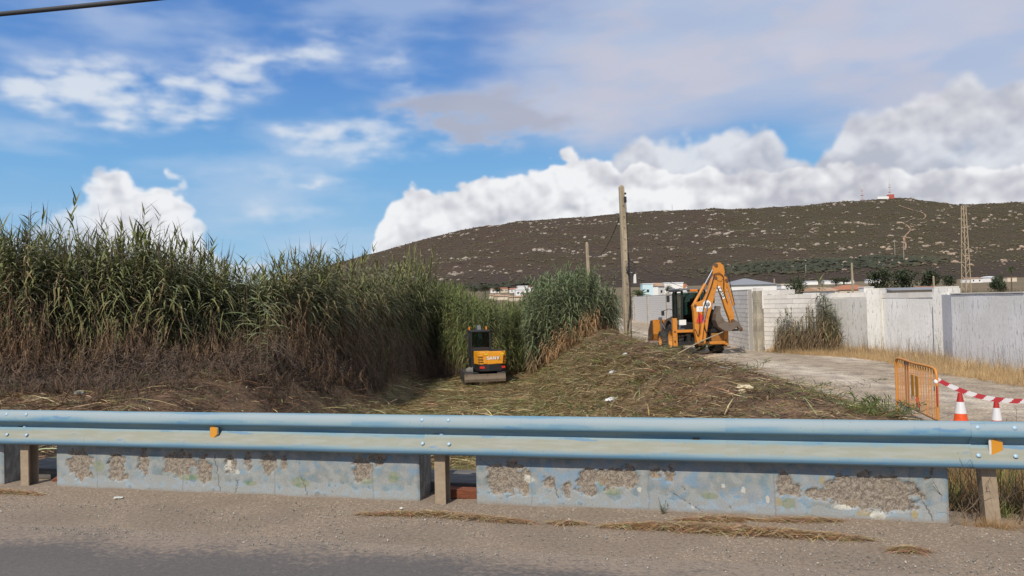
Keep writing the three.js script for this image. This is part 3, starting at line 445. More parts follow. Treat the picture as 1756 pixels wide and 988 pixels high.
function scrap(s, n, w, h, c, turn, label, category = 'litter') { const r = rng(Math.round(s * 100 + 999)), g = new THREE.PlaneGeometry(w, h, 6, 4), p = g.attributes.position; for (let i = 0; i < p.count; i++) p.setZ(i, .25 * h * n2(p.getX(i) * 30 + s * 3, p.getY(i) * 30)); g.rotateX(-Math.PI / 2 + .3); g.computeVertexNormals(); const m = single('paper_scrap', g, mat(c, .8, { side: THREE.DoubleSide }), label, category); const [x, z] = fromSN(s, n); m.position.set(x, H(x, z) + .06, z); if (n > -.1) m.position.y = .018; m.rotation.y = turn; return m; }
scrap(-3.47, .19, .07, .035, [.5, .5, .47], .3, 'crumpled grey paper scrap on the shoulder below the left parapet');
scrap(.0, .3, .06, .02, [.7, .69, .64], 1, 'white paper shred among the straw beside the middle post');
scrap(3.45, .2, .1, .04, [.75, .74, .7], .2, 'white paper shred under the rightmost rail post');
scrap(-.9, .14, .03, .02, [.62, .6, .55], .9, 'tiny pale crumb of paper near the middle gap');
{ // weed at the foot of the right parapet
  const b = new GB(), r = rng(31); for (let i = 0; i < 9; i++) { const a = r() * 6.28, l = .03 + .07 * r(), pts = [0, .5, 1].map((t) => V(Math.cos(a) * l * .5 * t, l * 1.2 * t, Math.sin(a) * l * .5 * t)); b.stem(pts, .0018, .0008, [.12, .13, .07], [.16, .16, .08]); for (let k = 0; k < 6; k++) { const q = pts[1].clone().lerp(pts[2], r()).multiplyScalar(.5 + .5 * r()); const a2 = r() * 6.28; b.blade(q, V(Math.cos(a2), .6, Math.sin(a2)).normalize(), V(-Math.sin(a2), 0, Math.cos(a2)), .025, .007, .3, [.10, .12, .075], [.13, .15, .09], 2); } }
  const m = single('roadside_weed', b.geo(), leafMat, 'small grey-green weed sprouting at the foot of the right parapet', 'weed'), [x, z] = fromSN(1.1, -.02); m.position.set(x, .01, z);
}
console.log('roadside ready');

// ---------------------------------------------------------------- walls along the lane
const renderTex = tex(1024, 512, (u, v) => { // weathered lime render: blotches, fine pitting and thin run stains
  const a = tileF(u, v, 3, 5, 31), b = tileF(u, v, 40, 3, 32), st = tileN(u, v * .12, 46, 33) * .5 + tileN(u, v * .2, 90, 34) * .5, q = .95 + .08 * a + .06 * b - .2 * sm(.2, .7, st + .35 * a) - (tileN(u, v, 120, 35) > .75 ? .18 : 0);
  return [q, q * .995, q * (.985 + .02 * a)];
}, { srgb: true });
const blockTex = tex(512, 512, (u, v) => { const a = tileF(u, v, 4, 4, 36), b = tileF(u, v, 90, 2, 37), q = .93 + .08 * a + .1 * b; return [q, q * .985, q * .965]; }, { srgb: true });
const rend = (c) => new THREE.MeshStandardMaterial({ color: lin(...c), map: renderTex, bumpMap: renderTex, bumpScale: .012, roughness: .95 });
const blockMats = [[.76, .745, .72], [.80, .785, .76], [.71, .695, .675], [.78, .76, .725]].map((c) => new THREE.MeshStandardMaterial({ color: lin(...c), map: blockTex, bumpMap: blockTex, bumpScale: .006, roughness: 1 }));
const mortarMat = mat([.32, .30, .28], 1), columnMat = new THREE.MeshStandardMaterial({ color: lin(.62, .57, .48), map: concTex, bumpMap: concTex, bumpScale: .008, roughness: 1 });
// a box with uv in metres on its faces
function mbox(w, h, d, x, y, z, r = .006) { const g = new THREE.BoxGeometry(w, h, d), p = g.attributes.position, n = g.attributes.normal, uv = g.attributes.uv; for (let i = 0; i < p.count; i++) { const nx = Math.abs(n.getX(i)), ny = Math.abs(n.getY(i)); uv.setXY(i, (nx > .5 ? p.getZ(i) : p.getX(i)) / 2.6 + x * .37, (ny > .5 ? p.getZ(i) : p.getY(i)) / 2.6 + z); } return g.translate(x, y, z); }
function chamfered(w, h, d, c) { const s = new THREE.Shape([[-w / 2 + c, -h / 2], [w / 2 - c, -h / 2], [w / 2, -h / 2 + c], [w / 2, h / 2 - c], [w / 2 - c, h / 2], [-w / 2 + c, h / 2], [-w / 2, h / 2 - c], [-w / 2, -h / 2 + c]].map((q) => new THREE.Vector2(...q))); return new THREE.ExtrudeGeometry(s, { depth: d, bevelEnabled: false }).translate(0, 0, -d / 2); }
const fullBlock = chamfered(.588, .186, .2, .006), halfBlock = chamfered(.288, .186, .2, .006);
// a block wall in its own frame: x along the wall, +z its visible face; blocks nearest the origin are single pieces
function blockWall(name, label, from, to, base, top, singles, group) {
  const [x0, z0] = from, [x1, z1] = to, L = Math.hypot(x1 - x0, z1 - z0), turn = Math.atan2(-(z1 - z0), x1 - x0), g = thing(name, label, 'wall', [x0, base, z0], turn, group), r = rng(Math.round(L * 10)), rest = [];
  const Ht = (x) => typeof top === 'function' ? top(x) : top - base, rows = Math.round(Math.max(Ht(.3), Ht(L)) / .2); let count = 0; const list = [];
  for (let k = 0; k < rows; k++) for (let x = (k % 2 ? .3 : 0); x < L - .1; x += .6) { if ((k + 1) * .2 > Ht(x + .2) + .05) continue; if (k % 2 && x === .3) list.push([.15, k, 1]); list.push([x + .3, k, 0]); }
  list.sort((a, b) => a[0] - b[0]);
  for (const [x, k, half] of list) {
    if (x > L) continue; const dz = (r() - .5) * .008, y = k * .2 + .1 + (r() - .5) * .003;
    if (count < singles) { count++; const m = part('block', half ? halfBlock : fullBlock, blockMats[Math.floor(r() * 4)], g); m.position.set(x, y, dz - .1); m.rotation.y = (r() - .5) * .012; } else rest.push((half ? halfBlock : fullBlock).clone().translate(x, y, dz - .1));
  }
  if (rest.length) part('far_blocks', rest, blockMats[0], g).userData.kind = 'stuff';
  part('mortar', [bx(L, Math.min(Ht(.3), Ht(L)) - .02, .17, L / 2, Math.min(Ht(.3), Ht(L)) / 2 - .01, -.1)], mortarMat, g); return g;
}
const wallA = blockWall('block_wall', 'long grey concrete block wall receding behind the backhoe', [10.72, -35.2], [14.4, -93], -.95, 1.93, 296);
wallA.scale.z = 1; // its face must look towards the lane
for (const [x, z, w, t, label] of [[11.55, -48.5, .3, 2.02, 0], [12.42, -62.4, .3, 2.0, 0], [13.3, -76.6, .3, 2.0, 0], [14.2, -90.5, .3, 2.0, 0]]) part('column', bx(.5, 2.98, .34, Math.hypot(x - 10.72, z + 35.2), 1.49, -.1, .01), columnMat, wallA);
{ const c = thing('concrete_column', 'weathered beige concrete column at the corner of the block walls', 'column', [10.86, -1, -34.92], .3); part('shaft', mbox(.3, 2.82, .3, 0, 1.41, 0), columnMat, c); part('cap', bx(.34, .17, .3, .06, 2.9, -.02, .02), blockMats[1], c); }
const wallB = blockWall('block_wall', 'short white block wall with stepped top behind the lane reeds', [11.06, -34.72], [13.95, -30.46], -.95, (x) => x < 1.55 ? 2.80 : 2.60, 300);
// rendered walls
function renderedRun(pts, base, top, thick, m, parent, name) { // footprint along pts; thickness away from the lane (to the right of travel)
  const gs = []; for (let i = 1; i < pts.length; i++) { const [ax, az] = pts[i - 1], [bx_, bz] = pts[i], L = Math.hypot(bx_ - ax, bz - az), turn = Math.atan2(-(bz - az), bx_ - ax), nx = Math.max(2, Math.round(L / .12)), ny = Math.round((top - base) / .12); const g = new THREE.BoxGeometry(L, top - base, thick, nx, ny, 1), p = g.attributes.position, nrm = g.attributes.normal, uv = g.attributes.uv; for (let k = 0; k < p.count; k++) { const x = p.getX(k), y = p.getY(k), z = p.getZ(k); uv.setXY(k, (Math.abs(nrm.getX(k)) > .5 ? z : x) / 3.2 + ax * .3, y / 3.2 + .2); const wob = .012 * fbm(x * .8 + ax, y * .8, i, 3); p.setXYZ(k, x, y + (y > (top - base) / 2 - .01 ? .02 * fbm((x + ax) * 1.6, 1, 3, 3) - .01 * Math.abs(n2(x * 6, 1)) : 0), z + (z > 0 ? wob : 0)); } g.computeVertexNormals(); g.translate(L / 2, (top + base) / 2, -thick / 2); g.rotateY(turn); g.translate(ax, 0, az); gs.push(g); }
  return part(name, gs, m, parent);
}
{ const g = thing('rendered_wall', 'grey rendered wall standing between the lane reeds and the gate pillars', 'wall'); renderedRun([[12.45, -32.38], [13.78, -30.42]], -.95, 1.43, .28, rend([.50, .49, .475]), g, 'wall_face'); }
{ const g = thing('gate_wall', 'brightest white rendered panel walled up between two gate pillars', 'wall'); renderedRun([[14.02, -30.12], [14.52, -26.55]], -.95, 1.40, .26, rend([.86, .85, .83]), g, 'wall_face');
  const L = 3.6, turn = Math.atan2(-(3.57), .5); for (let k = 0; k < 6; k++) { const m = part('block', fullBlock, blockMats[k % 4], g), t = (k + .5) / 6; m.position.set(lerp(14.12, 14.58, t), 1.50, lerp(-30.05, -26.6, t)); m.rotation.y = turn; } }
for (const [x, z, w, t, turn, label] of [[13.98, -30.22, .52, 1.80, .62, 'square white gate pillar left of the walled-up panel'], [14.5, -26.3, .58, 1.78, .3, 'flaking white gate pillar above the dark wall corner']]) { const g = thing('gate_pillar', label, 'pillar', [x, -.95, z], turn, 'gate pillars'); part('shaft', mbox(w, t + .87, w, 0, (t + .87) / 2, 0), rend([.76, .75, .72]), g); part('cap', bx(w * .92, .07, w * .92, .01, t + .9, 0, .015), rend([.72, .70, .65]), g); part('niche', bx(.14, .24, .02, .12, t + .55, w / 2 + .006, .006), mat([.60, .52, .36], .9), g); }
{ const g = thing('rendered_wall', 'long pale rendered wall with stained top at the right picture edge', 'wall'), m = rend([.82, .81, .80]);
  renderedRun([[14.46, -26.72], [13.66, -24.52]], -.95, 1.50, .25, m, g, 'wall_return'); renderedRun([[13.66, -24.52], [13.44, -20.7], [13.05, -14.0]], -.95, 1.50, .28, m, g, 'wall_face');
  part('coping', [bx(.34, .035, 3.9, 0, 0, 0, .01).rotateY(Math.atan2(-.22, 3.82)).translate(13.69, 1.522, -22.6), bx(.34, .035, 6.6, 0, 0, 0, .01).rotateY(Math.atan2(-.39, 6.7)).translate(13.38, 1.526, -17.3)], rend([.62, .60, .56]), g); }

// ---------------------------------------------------------------- crowd barrier, cones, tape
{
  const P0 = [7.02, -14.5], P1 = [6.53, -12.2], L = Math.hypot(P1[0] - P0[0], P1[1] - P0[1]), turn = Math.atan2(-(P1[1] - P0[1]), P1[0] - P0[0]), y0 = H(7, -14.3) + .012;
  const g = thing('crowd_barrier', 'orange tubular crowd barrier standing at the lane entrance', 'barrier', [P0[0], y0, P0[1]], turn), orange = mat([.60, .23, .03], .5), worn = mat([.34, .17, .07], .7);
  part('frame', tube([[0, .02, 0], [0, .5, 0], [0, .95, 0], [.03, 1.03, 0], [.12, 1.06, 0], [L / 2, 1.06, 0], [L - .12, 1.06, 0], [L - .03, 1.03, 0], [L, .95, 0], [L, .5, 0], [L, .02, 0]], .021, 90, 8), orange, g);
  part('lower_rail', rod([0, .27, 0], [L, .27, 0], .017), worn, g);
  for (let i = 1; i <= 16; i++) { const x = L * i / 17; part('bar', rod([x, .27, 0], [x, 1.055, 0], .0095, .0095, 8), orange, g); }
  for (const x of [0, L]) part('foot', [bar([x, .014, -.32], [x, .014, .32], .05, .012), rod([x, .01, 0], [x, .1, 0], .026)], orange, g);
  const sign = part('sign', bx(.26, .9, .006, L * .245, .63, -.022, .002), mat([.40, .40, .42], .6), g, 'weathered grey sign board hung on the bars'); part('sign_foot', bx(.24, .14, .006, L * .245, .12, -.022, .002), mat([.5, .51, .54], .6), sign);
  for (const x of [.46, .565]) part('plate', bx(.17, .36, .004, L * x, .68, .016, .002), mat([.55, .24, .02], .5), g);
  part('rag', tube([[L * .58, .5, .02], [L * .6, .47, .04], [L * .62, .42, .03], [L * .625, .36, .03]], .02, 10, 6), mat([.36, .06, .03], .8), g);
  part('tape_knot', new THREE.IcosahedronGeometry(.032, 2).scale(1, 1.3, 1).translate(L, .87, .01), mat([.8, .78, .76], .6), g);
  part('tape_tail', bx(.045, .3, .012, L + .035, .66, .01, .004), mat([.55, .05, .04], .6), g);
}
function stripedTape(name, pts, w, twist, label) {
  const cv = new THREE.CatmullRomCurve3(pts.map((p) => V(...p))), N = Math.round(cv.getLength() / .02), b = new GB(), red = [.50, .045, .06], white = [.78, .77, .80]; let prev = null, D = cv.getLength();
  const P = []; const idx = []; const C = [];
  for (let i = 0; i <= N; i++) { const t = i / N, q = cv.getPointAt(t), T = cv.getTangentAt(t), a = twist(t), up = V(0, Math.cos(a), 0), sd = V().crossVectors(T, V(0, 1, 0)).normalize().multiplyScalar(Math.sin(a)), n = up.add(sd); for (let k = 0; k <= 6; k++) { const f = (k / 6 - .5) * w; P.push(q.x + n.x * f, q.y + n.y * f, q.z + n.z * f); } }
  const g = new THREE.BufferGeometry(), pos = [], col = []; const at = (i, k) => P.slice((i * 7 + k) * 3, (i * 7 + k) * 3 + 3);
  for (let i = 0; i < N; i++) for (let k = 0; k < 6; k++) { const c = (((i * .02 - k * w / 6 * .9) % .26) + .26) % .26 < .13 ? red : white; for (const [a, bb] of [[0, 0], [1, 0], [1, 1], [0, 0], [1, 1], [0, 1]]) { pos.push(...at(i + a, k + bb)); col.push(...c); } }
  g.setAttribute('position', new THREE.Float32BufferAttribute(pos, 3)); g.setAttribute('color', new THREE.Float32BufferAttribute(col, 3)); g.computeVertexNormals();
  return single(name, g, new THREE.MeshStandardMaterial({ vertexColors: true, side: THREE.DoubleSide, roughness: .45 }), label, 'tape');
}
stripedTape('barrier_tape', [[6.54, .24, -12.2], [6.72, .13, -12.1], [7.0, .01, -12.0], [7.4, -.07, -11.95], [7.8, -.085, -11.9], [8.4, -.05, -11.85], [9.4, .12, -11.8], [10.6, .38, -11.75]], .078, (t) => .15 + .5 * Math.sin(t * 5) * .3, 'red and white striped tape strung from the orange barrier');
{ const y = H(6.9, -12.5) + .02; stripedTape('barrier_tape', [[6.95, y + .04, -12.75], [7.1, y + .03, -12.7], [7.3, y + .02, -12.55], [7.5, y + .01, -12.5]], .085, (t) => 1.1 + .3 * Math.sin(t * 9), 'loose end of striped tape lying at the foot of the nearer cone'); }
{ const m = thing('steel_stake', 'thin steel stake holding the far end of the tape', 'stake', [10.62, H(10.6, -11.75) - .1, -11.75]); part('shaft', rod([0, 0, 0], [0, 1.3, 0], .012), mat([.2, .18, .16], .6), m); }
function cone(x, z, k, label, squash) {
  const g = thing('traffic_cone', label, 'cone', [x, H(x, z) + .016, z], .4, 'cones under the tape'), red = mat([.66, .085, .014], .45), dark = mat([.38, .022, .018], .5), foil = mat([.70, .70, .71], .35, { metalness: .15 });
  part('base', bx(.3 * k, .03, .3 * k, 0, .015, 0, .012), red, g); const R = (y) => lerp(.118, .03, y / .52) * squash, ring = (a, b, o = 0) => new THREE.LatheGeometry([[R(a) + o, a], [R(b) + o, b]].map((p) => new THREE.Vector2(...p)), 24);
  part('lower_body', ring(.03, .17), red, g); part('sleeve', ring(.165, .36, .003), foil, g); part('upper_body', [ring(.355, .50), new THREE.LatheGeometry([[R(.5), .5], [R(.5) - .01, .51], [.012, .505]].map((p) => new THREE.Vector2(...p)), 20)], dark, g);
}
cone(7.53, -13.35, 1, 'wider traffic cone nearest the orange barrier', 1);
cone(7.62, -12.5, .8, 'slimmer traffic cone farther from the orange barrier', .8);

// ---------------------------------------------------------------- poles, mast, cables
const poleMat = new THREE.MeshStandardMaterial({ color: lin(.60, .50, .37), map: concTex, bumpMap: concTex, bumpScale: .008, roughness: 1 }), black = mat([.02, .02, .022], .6);
function concretePole(x, z, h, w0, w1, label, tilt = 0, detail = true) {
  const y = H(x, z) - .3, g = thing('utility_pole', label, 'pole', [x, y, z], .15, 'concrete utility poles'); g.rotation.z = tilt;
  const s = new THREE.CylinderGeometry(w1 * .7071, w0 * .7071, h, 4, 1); s.rotateY(Math.PI / 4); s.translate(0, h / 2, 0); part('shaft', toCreasedNormals(s, .3), poleMat, g);
  part('cap', new THREE.SphereGeometry(w1 * .5, 10, 6, 0, 6.2832, 0, 1.57).translate(0, h - .01, 0), poleMat, g);
  if (detail) for (let k = 0; k < 9; k++) { const yy = h * (.32 + .07 * k), w = lerp(w0, w1, yy / h) / 2; part('step_bolt', rod([0, yy, w], [.02, yy, w + .07], .012), black, g); }
  return g;
}
const pole1 = concretePole(5.75, -39.4, 7.95, .32, .23, 'tall concrete utility pole with cable coils on the mound', .018);
{ const r = rng(8), ca = mat([.025, .025, .028], .55);
  for (let k = 0; k < 5; k++) { const pts = []; for (let i = 0; i <= 14; i++) { const t = i / 14; pts.push([.13 + .03 * Math.sin(t * 9 + k * 2) + (t < .4 ? .02 : 0) - .28 * sm(.45, .95, 1 - t) * (k > 2 ? 1 : .15), lerp(.2, k < 2 ? 7.3 : 4.6, t), .19 + .02 * k]); } part('cable', tube(pts, .013, 40, 5), ca, pole1); }
  for (let k = 0; k < 4; k++) { const pts = []; for (let i = 0; i <= 20; i++) { const a = i / 20 * 6.28 * 1.5; pts.push([.14 + (.12 + .05 * k) * Math.cos(a + k) * .9 + .08, 3.5 + .25 * k * .5 + (.28 + .06 * r()) * Math.sin(a + k), .2 + .02 * k]); } part('cable_coil', tube(pts, .014, 50, 5), ca, pole1); }
  part('clamp', [bx(.14, .3, .12, .13, 7.3, .1, .02), bx(.1, .1, .1, .15, 7.6, .1, .02)], ca, pole1);
  part('junction_box', bx(.13, .46, .16, .42, 3.32, .16, .015), mat([.72, .71, .67], .6), pole1); }
const pole2 = concretePole(7.85, -79.6, 8.6, .34, .24, 'second concrete utility pole rising behind the right-hand reeds', .02);
concretePole(24.2, -216, 8.3, .45, .34, 'small grey utility pole beyond the right-hand reeds', .01, false);
const sag = (a, b, s, n = 20) => [...Array(n + 1).keys()].map((i) => { const t = i / n; return [lerp(a[0], b[0], t), lerp(a[1], b[1], t) - s * 4 * t * (1 - t), lerp(a[2], b[2], t)]; });
single('overhead_cable', tube(sag([5.66, 6.2, -39.35], [7.85, 6.6, -79.5], 1.35), .03, 60, 6), black, 'slack black cable hanging between the two concrete poles', 'cable');
single('overhead_cable', tube(sag([5.85, 3.6, -39.4], [30, 3.3, -120], .9), .018, 60, 5), black, 'thin cable crossing the hill above the block wall', 'cable');
{ const [ax, az] = [-15.5, -11.05], [bx_, bz] = [20, -1.9]; single('overhead_cable', tube(sag([ax, 5.5, az], [bx_, 5.35, bz], .74, 30), .027, 120, 8), mat([.035, .035, .038], .6), 'thick black cable crossing the upper left sky', 'cable');
  for (const [x, z, l] of [[ax, az, 'concrete pole carrying the thick cable beyond the left picture edge'], [bx_, bz, 'concrete pole carrying the thick cable beyond the right picture edge']]) { const g = thing('utility_pole', l, 'pole', [x, -.4, z], 0, 'concrete utility poles'); part('shaft', rod([0, 0, 0], [0, 6.25, 0], .16, .11, 12), poleMat, g); } }
concretePole(86.5, -200, 9.6, .42, .34, 'pale concrete pole standing clear above the middle of the walls', 0, false);
concretePole(90, -168, 4.6 + 1.2, .3, .26, 'short grey pole peeping over the gate pillar', 0, false);
concretePole(75, -225, 6.2, .34, .28, 'grey pole beside the pitched grey roof', 0, false);
{ // lattice mast
  const g = thing('lattice_mast', 'slender tan lattice mast rising behind the pale right wall', 'mast', [98.1, -1.2, -170], .25), m = mat([.42, .33, .22], .7), h = 21.2, W = (y) => lerp(.68, .3, y / h);
  for (const [a, b] of [[-1, -1], [1, -1], [1, 1], [-1, 1]]) part('leg', bar([a * W(0), 0, b * W(0)], [a * W(h), h, b * W(h)], .13, .13), m, g);
  const br = []; for (let k = 0; k < 17; k++) { const y0 = h * k / 17, y1 = h * (k + 1) / 17, s = k % 2 ? 1 : -1; for (const z of [-1, 1]) { br.push(bar([-s * W(y0), y0, z * W(y0)], [s * W(y1), y1, z * W(y1)], .075, .075)); br.push(bar([z * W(y0), y0, -s * W(y0)], [z * W(y1), y1, s * W(y1)], .075, .075)); } }
  part('bracing', br, m, g); const armMat = mat([.2, .17, .13], .7); part('crossarm', bar([-.2, 16.4, 0], [2.0, 16.4, 0], .12, .12), armMat, g); part('crossarm', bar([-1.6, 12.6, 0], [.2, 12.6, 0], .12, .12), armMat, g); for (const x of [1.95, 1.3]) part('insulator', rod([x, 15.7, 0], [x, 16.4, 0], .06), black, g); }
console.log('walls ready');

// ---------------------------------------------------------------- machines
const dustTex = tex(512, 512, (u, v) => { const a = tileF(u, v, 4, 5, 51), b = tileF(u, v, 34, 3, 52), k = sm(.12, .5, a + .4 * b), c = mix3([1, 1, 1], [.80, .74, .64], k * .8); const sc = tileN(u, v, 60, 53) > .8 ? .75 : 1; return c.map((q) => q * sc); }, { srgb: true });
const paint = (c, rough = .45) => new THREE.MeshStandardMaterial({ color: lin(...c), map: dustTex, roughness: rough });
const orangeP = paint([.57, .22, .028], .5), rubber = paint([.035, .033, .031], .9), darkP = paint([.012, .012, .013], .6), greyP = paint([.11, .11, .115], .6), steel = mat([.55, .55, .56], .25, { metalness: .9 }), bareSteel = paint([.15, .115, .09], .65), hose = mat([.015, .015, .016], .5), glass = new THREE.MeshPhysicalMaterial({ color: lin(.42, .55, .52), transmission: 1, thickness: 0, roughness: .04, ior: 1.45 }), whiteP = mat([.78, .78, .75], .5), redLamp = mat([.55, .03, .02], .3), amberLamp = mat([.65, .2, .02], .3), inkP = mat([.02, .02, .022], .6);
function wheel(parent, x, y, z, R, w, rimR, lugs) { // axle along x
  const tyre = new THREE.Group(); tyre.name = 'wheel'; tyre.position.set(x, y, z); parent.add(tyre);
  const prof = [[rimR, -w * .42], [R * .86, -w * .5], [R * .965, -w * .45], [R * .975, 0], [R * .965, w * .45], [R * .86, w * .5], [rimR, w * .42]].map((p) => new THREE.Vector2(...p));
  part('tyre', new THREE.LatheGeometry(prof, 36).rotateZ(Math.PI / 2), rubber, tyre);
  const list = []; for (let k = 0; k < lugs; k++) for (const s of [-1, 1]) { const a = (k + (s > 0 ? .5 : 0)) / lugs * 6.2832; const g = bx(w * .52, R * .075, R * .09, s * w * .25, R * .97, 0, .006); g.translate(-s * w * .25, 0, 0); g.rotateY(s * .6); g.translate(s * w * .25, 0, 0); g.rotateX(a); list.push(g); }
  part('tread', list, rubber, tyre).userData.kind = 'stuff';
  const rp = [[.06, -w * .1], [rimR * .55, -w * .12], [rimR * .8, -w * .22], [rimR * .92, -w * .4], [rimR * 1.03, -w * .43]], rp2 = rp.map(([r, q]) => new THREE.Vector2(r, q)); for (const sd of [1, -1]) part('rim', new THREE.LatheGeometry(rp.map(([r, q]) => new THREE.Vector2(r, q * sd)), 28).rotateZ(Math.PI / 2), rimMat, tyre);
  part('hub', rod([-w * .2, 0, 0], [w * .2, 0, 0], rimR * .3, rimR * .3, 14), orangeP, tyre); return tyre;
}
const rimMat = paint([.60, .25, .04], .5); rimMat.side = THREE.DoubleSide;
function backhoe() { // local frame: -z forward, +z rear, x to the right seen from behind, origin on the ground under the rear axle
  const yg = H(8.03, -34.3) + .012, g = thing('backhoe_loader', 'orange backhoe loader with raised digging arm parked on the dirt lane', 'backhoe', [7.93, yg, -34.35], 3.5 * D2R);
  for (const s of [-1, 1]) { wheel(g, s * .9, .66, 0, .66, .46, .36, 14); wheel(g, s * .86, .47, -2.15, .47, .36, .26, 12); }
  part('chassis', [bx(.8, .5, 3.2, 0, .82, -1.1, .05), bx(1.5, .22, .3, 0, .66, 0, .04), bx(1.4, .2, .24, 0, .5, -2.15, .04)], darkP, g);
  part('hood', plate([[-3.0, .9], [-1.5, .9], [-1.5, 1.62], [-2.9, 1.42], [-3.02, 1.25]], .86, .05).rotateY(-Math.PI / 2), orangeP, g);
  // cab
  const cab = new THREE.Group(); cab.name = 'cab'; cab.position.x = .05; g.add(cab);
  part('floor', bx(1.36, .5, 1.7, 0, 1.12, -.65, .04), darkP, cab);
  for (const [x, z, x1, z1] of [[-.66, .16, -.62, .12], [.66, .16, .62, .12], [-.68, -.72, -.66, -.7], [.68, -.72, .66, -.7], [-.6, -1.46, -.58, -1.36], [.6, -1.46, .58, -1.36]]) part('pillar', bar([x, 1.3, z], [x1, 2.72, z1], .09, .08), darkP, cab);
  const roof = part('roof', bx(1.56, .13, 1.9, 0, 2.79, -.62, .06), greyP, cab); part('roof_lamp', bx(.34, .1, .06, -.16, 2.755, .36, .02), amberLamp, roof); for (const x of [-.55, .45]) part('work_lamp', bx(.17, .1, .08, x, 2.72, .34, .02), mat([.6, .6, .58], .2), roof); part('beacon', rod([-.42, 2.85, -.2], [-.42, 2.95, -.2], .05, .045, 12), amberLamp, roof);
  part('rear_window', bx(1.16, 1.24, .012, 0, 2.05, .135, 0), glass, cab); for (const s of [-1, 1]) part('side_window', bx(.012, 1.24, 1.48, s * .665, 2.05, -.63, 0), glass, cab); part('windscreen', bx(1.1, 1.2, .012, 0, 2.05, -1.42, 0), glass, cab);
  part('seat', [bx(.5, .12, .5, 0, 1.62, -.6, .04), bx(.5, .62, .13, 0, 1.95, -.36, .05), bx(.26, .2, .1, 0, 2.32, -.36, .04)], mat([.03, .03, .032], .8), cab); part('curtain', bx(.05, .8, .3, -.48, 2.1, -.1, .02), mat([.10, .22, .19], .9), cab);
  part('console', [bx(.36, .5, .3, .2, 1.6, -1.15, .05), rod([.05, 1.7, -1.1], [.02, 2.0, -.95], .02)], darkP, cab);
  for (const s of [-1, 1]) part('fender', new THREE.CylinderGeometry(.8, .8, .5, 20, 1, true, -1.15, 2.3).rotateZ(Math.PI / 2).rotateX(-Math.PI / 2).translate(s * .9, .68, 0), (() => { const m = paint([.075, .076, .08], .6); m.side = THREE.DoubleSide; return m; })(), g);
  for (const [y, z, l] of [[2.42, -.35, .42], [1.78, -.95, .36]]) { const m = part('mirror', bx(.13, .3 - (y < 2 ? .08 : 0), .06, -1.06 - (y < 2 ? .1 : 0), y, z, .02), inkP, g); part('bracket', tube([[-.68, y + .12, z - .05], [-.86, y + .18, z], [-1.05 - (y < 2 ? .1 : 0), y + .1, z]], .014, 12, 6), inkP, m); }
  { const m = part('mirror', bx(.16, .34, .06, .92, 2.35, -.3, .02), inkP, g); part('bracket', tube([[.68, 2.5, -.35], [.8, 2.52, -.3], [.92, 2.48, -.3]], .014, 12, 6), inkP, m); }
  // loader in front: arms and bucket
  for (const s of [-1, 1]) part('loader_arm', plate([[-3.15, .72], [-2.95, .62], [-2.45, 1.15], [-1.3, 1.42], [-1.25, 1.62], [-2.55, 1.42], [-3.0, 1.0]], .11).rotateY(-Math.PI / 2).translate(s * .62, 0, 0), s < 0 ? bareSteel : orangeP, g);
  part('loader_lever', [bx(.09, .62, .1, -.78, 1.25, -2.8, .015), bx(.16, .12, .1, -.82, 1.5, -2.8, .02), rod([-.7, 1.0, -2.4], [-.76, 1.3, -2.85], .03)], greyP, g);
  { const bk = part('loader_bucket', plate([[0, .62], [.03, -.05], [.16, -.3], [.5, -.38], [1.0, -.36], [1.0, -.32], [.5, -.33], [.2, -.26], [.08, -.04], [.07, .62]], 2.28, .008).rotateY(Math.PI / 2).translate(0, .82, -3.0), orangeP, g);
    for (const s of [-1, 1]) part('side_plate', plate([[0, .6], [0, -.1], [.16, -.34], [1.0, -.38], [.86, .1], [.35, .58]], .03, .004).rotateY(Math.PI / 2).translate(s * 1.14, .82, -3.0), s < 0 ? mat([.09, .05, .03], .7) : orangeP, bk); part('cutting_edge', bx(2.3, .05, .2, 0, .43, -4.02, .01), bareSteel, bk); }
  // rear frame with stabilisers
  part('rear_frame', [bx(2.1, .16, .22, 0, 1.02, .72, .02), bx(2.1, .16, .22, 0, .5, .72, .02), bx(.16, .62, .2, -.5, .76, .7, .02), bx(.16, .62, .2, .45, .76, .7, .02), bx(1.2, .5, .5, 0, .75, .42, .04)], darkP, g);
  part('cross_beam', [bx(1.1, .12, .06, -.5, 1.03, .86, .015)], orangeP, g); part('cross_beam', bx(1.05, .12, .06, .52, .50, .86, .015), orangeP, g);
  for (const s of [-1, 1]) { const h = s < 0 ? 1.2 : .78, st = part('stabiliser', bx(.19, h, .22, s * 1.1, .38 + h / 2, .74, .025), orangeP, g); part('shoe', [bx(.26, .07, .4, s * 1.1, .3, .76, .02), rod([s * 1.1, .33, .75], [s * 1.1, .5, .75], .05)], bareSteel, st); for (const dy of [.2, .62]) part('stop_bolt', rod([s * 1.1 - .03, .4 + dy, .86], [s * 1.1 - .03, .4 + dy, .885], .03), inkP, st); }
  part('number_plate', bx(.30, .22, .012, -.76, 1.40, .80, .004), whiteP, g); part('battery_box', bx(.6, .5, .34, .76, .66, .66, .03), paint([.30, .12, .02], .6), g);
  part('valve_block', [bx(.5, .3, .26, .35, 1.25, .6, .03), bx(.55, .95, .25, .42, 1.45, .42, .05), ...[0, 1, 2, 3].map((k) => rod([.2 + k * .1, 1.35, .6], [.16 + k * .1, 1.75, .5], .012))], inkP, g);
  // digging arm, slewed to the right: its plane is u (to the right, a little to the rear) and y
  const arm = new THREE.Group(); arm.name = 'digging_arm'; arm.position.set(-.1, 0, 1.08); arm.rotation.y = 1 * D2R; g.add(arm);
  const u = (zx) => (zx - 580) * .00450, w = (zy) => (905 - zy) * .00452 + .0, pl = (pts, d, b = .015) => plate(pts.map(([a, c]) => [u(a), w(c)]), d, b);
